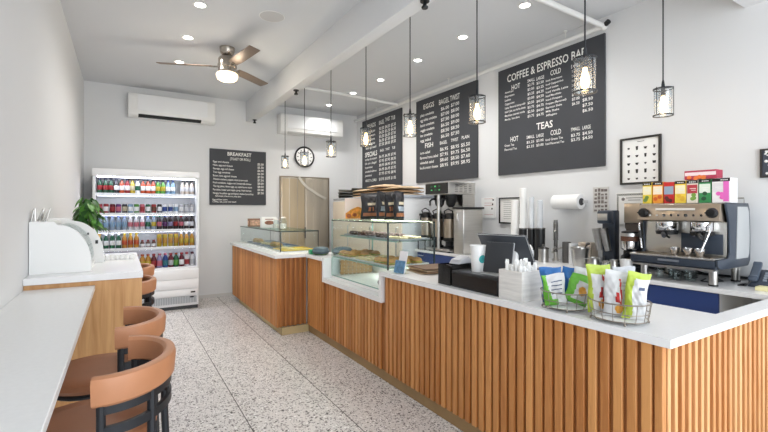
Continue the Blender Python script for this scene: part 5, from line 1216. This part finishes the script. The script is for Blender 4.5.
# leaflet stand and brown sheets
ls = thing('leaflet_stand', 'clear leaflet stand with blue and white leaflets in front of the display case', 'leaflet stand', (1.93, 2.86, ZW))
Ml = Mx((1.90, 2.87, ZW + .003), ry=R(14), rz=R(8))
q = MB(); q.box(-.001, .001, -.065, .065, 0, .10, M=Ml); q.box(.028, .030, -.065, .065, 0, .20, M=Ml); q.obj('holder', GLASS, ls)
q = MB(); q.box(-.01, .08, -.07, .07, -.003, 0, M=Mx((1.90, 2.87, ZW + .0032), rz=R(8))); q.obj('foot', GLASS, ls)
q = MB(); q.box(.004, .010, -.060, .055, .003, .105, M=Ml); q.obj('blue_leaflet', mat('leaflet_blue', (96, 140, 180), .5, var=.4, vscale=28), ls)
q = MB(); q.box(.014, .020, -.060, .030, .003, .185, M=Ml); q.obj('white_leaflet', mat('leaflet_white', (232, 230, 232), .6), ls)
rn = random.Random(8)
for i in range(6):
    q = MB(); q.box(-.17, .17, -.14, .14, 0, .007, b=.001, seg=1); o = q.obj('kraft_sheet', [KRAFT2, KRAFT, mat('sheet_dark', (120, 96, 78), .8)][i % 3], local=True); o.location = (2.23 + rn.uniform(-.015, .015), 2.82 + rn.uniform(-.02, .02), ZW + .0003 + i * .0078); o.rotation_euler.z = rn.uniform(-.25, .25)
    tag(o, ['lowest brown card sheet in the pile beside the display case', 'second brown card sheet from the bottom of the pile', 'dark card sheet third from the bottom of the pile', 'pale brown card sheet third from the top of the pile', 'brown card sheet second from the top of the pile', 'topmost dark card sheet on the pile beside the display case'][i], 'card sheet', 'card sheets on the worktop')

# chip baskets
WIRE = mat('basket_wire', (150, 142, 132), .3, .9)
def basket(cx, cy, ax, ay, label):
    t = thing('wire_basket', label, 'basket', (cx, cy, ZW), R(-8), 'wire baskets of snack bags')
    ell = lambda s_, z, n=40: [(ax * s_ * math.cos(2 * PI * k / n), ay * s_ * math.sin(2 * PI * k / n), z) for k in range(n)]
    q = MB(); q.tube(ell(1., .095), .0032, 8, closed=True); q.obj('rim', WIRE, t, local=True)
    q = MB(); q.tube(ell(.95, .050), .0022, 6, closed=True); q.tube(ell(.90, .015), .0028, 8, closed=True)
    for k in range(16):
        a = 2 * PI * k / 16; q.tube([(ax * s_ * math.cos(a), ay * s_ * math.sin(a), z) for s_, z in ((1., .095), (.95, .05), (.90, .015))], .0018, 6)
    for k in range(4):
        a = 2 * PI * (k + .5) / 4; q.tube([(ax * .9 * math.cos(a), ay * .9 * math.sin(a), .015), (ax * .93 * math.cos(a), ay * .93 * math.sin(a), .0035)], .0032, 8); q.ball((ax * .93 * math.cos(a), ay * .93 * math.sin(a), .006), .006)
    q.obj('wires', WIRE, t, local=True)
    q = MB(); q.prism([(ax * .88 * math.cos(2 * PI * k / 40), ay * .88 * math.sin(2 * PI * k / 40)) for k in range(40)], 'z', .012, .0165); q.obj('liner', WHITEP, t, local=True)
    return t
basket(1.975, 1.39, .120, .125, 'left wire basket of snack bags, beside the whitewashed box')
basket(1.975, 1.110, .120, .135, 'right wire basket of snack bags, nearest the counter corner')
CM = {k: mat('bag_' + k, v, .32, var=.10, vscale=16) for k, v in dict(white=(206, 206, 206), green=(104, 176, 58), lime=(168, 188, 66), blue=(44, 108, 176), red=(190, 52, 48), amber=(220, 158, 66), silver=(178, 180, 184), navy=(58, 70, 100), pink=(226, 190, 170)).items()}
def chip(x, y, w, h, d, rz, lean, side, mats, pk, label, seed, grp):
    q = MB(); bag(q, w, h, d, pk, Mx((0, 0, 0), rx=lean, ry=side), seed=seed); o = q.obj('snack_bag', [CM[m_] for m_ in mats], local=True); o.location = (x, y, ZW + .0175); o.rotation_euler.z = rz
    # rest the lowest point on the liner
    mnz = min((o.matrix_basis.to_3x3() @ v.co).z for v in o.data.vertices); o.location.z -= mnz
    tag(o, label, 'snack bag', grp)
FACE = R(-48)
def curve(s_, u):
    """swooping stripe with a lozenge beside it and a pile of crisps at the foot"""
    c = .40 + .26 * math.sin(2.6 * u + .2)
    if .26 < u < .84 and abs(s_ - c) < .035: return 1
    if .34 < u < .56 and c - .22 < s_ < c - .07: return 1
    if (s_ - .58) ** 2 * 1.2 + (u - .20) ** 2 * 2.2 < .030: return 2
    if .60 < u < .80 and c + .08 < s_ < .93 and int(u * 60) % 3 == 0: return 3
    return 0
def graphic(s_, u, fr): return curve(s_, u) if fr else 0
def topgreen(s_, u, fr):
    if u > .80 or s_ < .17 + .05 * math.sin(7 * u): return 4
    return curve(s_, u) if fr else 0
def limeb(s_, u, fr):
    if s_ < .40 - .16 * math.sin(3 * u) or u > .87: return 0
    if .66 < u < .72 and .5 < s_ < .8: return 2
    if fr and .22 < u < .62 and .50 < s_ < .88 and int(u * 64) % 4 == 0: return 3
    return 1
G2 = 'snack bags in the right basket'
chip(1.968, 1.199, 0.11, .235, .055, FACE + R(6), R(5), R(-3), ['white', 'red', 'amber', 'silver', 'lime'], topgreen, 'white snack bag with lime top and red stripe, leftmost in the right basket', 21, G2)
chip(1.958, 1.119, 0.108, .215, .055, FACE, R(4), R(2), ['white', 'red', 'amber', 'silver'], graphic, 'white snack bag with red and amber print, middle front of the right basket', 22, G2)
chip(2.023, 1.124, 0.105, .225, .045, FACE + R(10), R(-3), R(3), ['silver', 'white', 'navy', 'silver'], graphic, 'silver snack bag standing behind the others in the right basket', 23, G2)
chip(1.968, 1.042, 0.098, .215, .055, FACE + R(6), R(5), R(5), ['lime', 'white', 'navy', 'silver'], limeb, 'lime and white snack bag, rightmost in the right basket', 24, G2)
G1 = 'snack bags in the left basket'
def gr(s_, u, fr):
    if s_ < .24 + .08 * math.sin(6 * u) or (u < .22 and s_ < .6): return 1
    return 2 if fr and (.30 < u < .78) and int(u * 40) % 5 == 0 and .35 < s_ < .85 else 0
def gr2(s_, u, fr):
    if u > .78 or s_ < .22 + .2 * u or .16 > u: return 1
    if (s_ - .62) ** 2 + (u - .48) ** 2 < .025: return 2
    return 0
def bl(s_, u, fr):
    if fr and (s_ - .5) ** 2 + (u - .62) ** 2 * 1.6 < .03: return 1
    return 2 if fr and .2 < u < .34 and .25 < s_ < .8 else 0
chip(1.975, 1.46, .115, .185, .045, FACE + R(8), R(-5), R(-5), ['blue', 'white', 'navy'], bl, 'blue snack bag at the back left of the left basket', 31, G1)
chip(2.04, 1.407, .115, .185, .045, FACE - R(4), R(-5), R(6), ['blue', 'pink', 'navy'], bl, 'blue snack bag with pink patch at the back of the left basket', 32, G1)
chip(1.913, 1.402, .115, .160, .05, FACE + R(8), R(-2), R(-6), ['white', 'green', 'navy'], gr, 'white snack bag with green side at the front of the left basket', 33, G1)
chip(1.975, 1.343, .12, .150, .05, FACE - R(2), R(-2), R(20), ['white', 'green', 'amber'], gr2, 'bright green snack bag leaning at the front right of the left basket', 34, G1)
chip(2.065, 1.347, .115, .19, .045, FACE + R(6), R(-2), R(4), ['white', 'red', 'amber', 'silver'], graphic, 'white snack bag with red print at the right end of the left basket', 35, G1)

# ------------------------------------------------------------------ light
w = bpy.data.worlds.new('daylight'); S.world = w; w.use_nodes = True
bg = w.node_tree.nodes['Background']; bg.inputs['Color'].default_value = (.89, .945, 1., 1); bg.inputs['Strength'].default_value = 5.2
def area(name, loc, rot, sx, sy, e, col=(1, 1, 1), spread=PI):
    l = bpy.data.lights.new(name, 'AREA'); l.shape = 'RECTANGLE'; l.size = sx; l.size_y = sy; l.energy = e; l.color = col; l.spread = spread
    o = bpy.data.objects.new(name, l); COL.objects.link(o); o.location = loc; o.rotation_euler = rot; return o
p = area('window_daylight', (1.74, YF - .2, 1.62), (R(90), 0, 0), 4.0, 2.7, 10)
p.data.cycles.is_portal = True
for i, (x, y) in enumerate(SPOTS):
    l = bpy.data.lights.new('downlight_beam', 'SPOT'); l.energy = 56; l.spot_size = R(150); l.spot_blend = .9; l.shadow_soft_size = .05; l.color = (1, .985, .965)
    o = bpy.data.objects.new('downlight_beam', l); COL.objects.link(o); o.location = (x, y, ZC - .012)
for i, (x, y, z) in enumerate(PEND):
    l = bpy.data.lights.new('pendant_glow', 'POINT'); l.energy = 2.2; l.shadow_soft_size = .02; l.color = (1, .80, .55)
    o = bpy.data.objects.new('pendant_glow', l); COL.objects.link(o); o.location = (x, y, z - .235)
l = bpy.data.lights.new('fan_glow', 'POINT'); l.energy = 14; l.shadow_soft_size = .1; l.color = (1, .88, .7)
o = bpy.data.objects.new('fan_glow', l); COL.objects.link(o); o.location = (1.02, 5.07, ZC - .42)
area('case_light', (2.36, 3.65, CZ1 - .03), (0, R(20), 0), .03, 1.0, 5, (1, .95, .88))
area('case_floor_fill', (2.42, 3.55, .90), (0, R(50), 0), .03, .9, 2.5, (1, .97, .93))  # fill lamp added to brighten the lower case, no fitting modelled
area('fridge_light', (.31, 6.80, 1.868), (R(-12), 0, 0), 1.15, .05, 2.2, (.95, .97, 1))

# ------------------------------------------------------------------ camera
cam = bpy.data.cameras.new('camera'); co = bpy.data.objects.new('camera', cam); COL.objects.link(co)
co.location = (0, 0, 1.43); co.rotation_euler = (R(90), 0, R(-31.67)); cam.sensor_width = 36; cam.lens = 424 / 768 * 36; cam.shift_y = -(216 - 210.3) / 768; cam.clip_start = .05
S.camera = co
S.view_settings.view_transform = 'Standard'; S.view_settings.look = 'None'; S.view_settings.exposure = .03; S.view_settings.gamma = 1; S.view_settings.use_curve_mapping = False
S.cycles.use_denoising = True; S.cycles.max_bounces = 8; S.cycles.diffuse_bounces = 5; S.cycles.transparent_max_bounces = 16; S.cycles.sample_clamp_indirect = 6; S.cycles.caustics_reflective = False; S.cycles.caustics_refractive = False
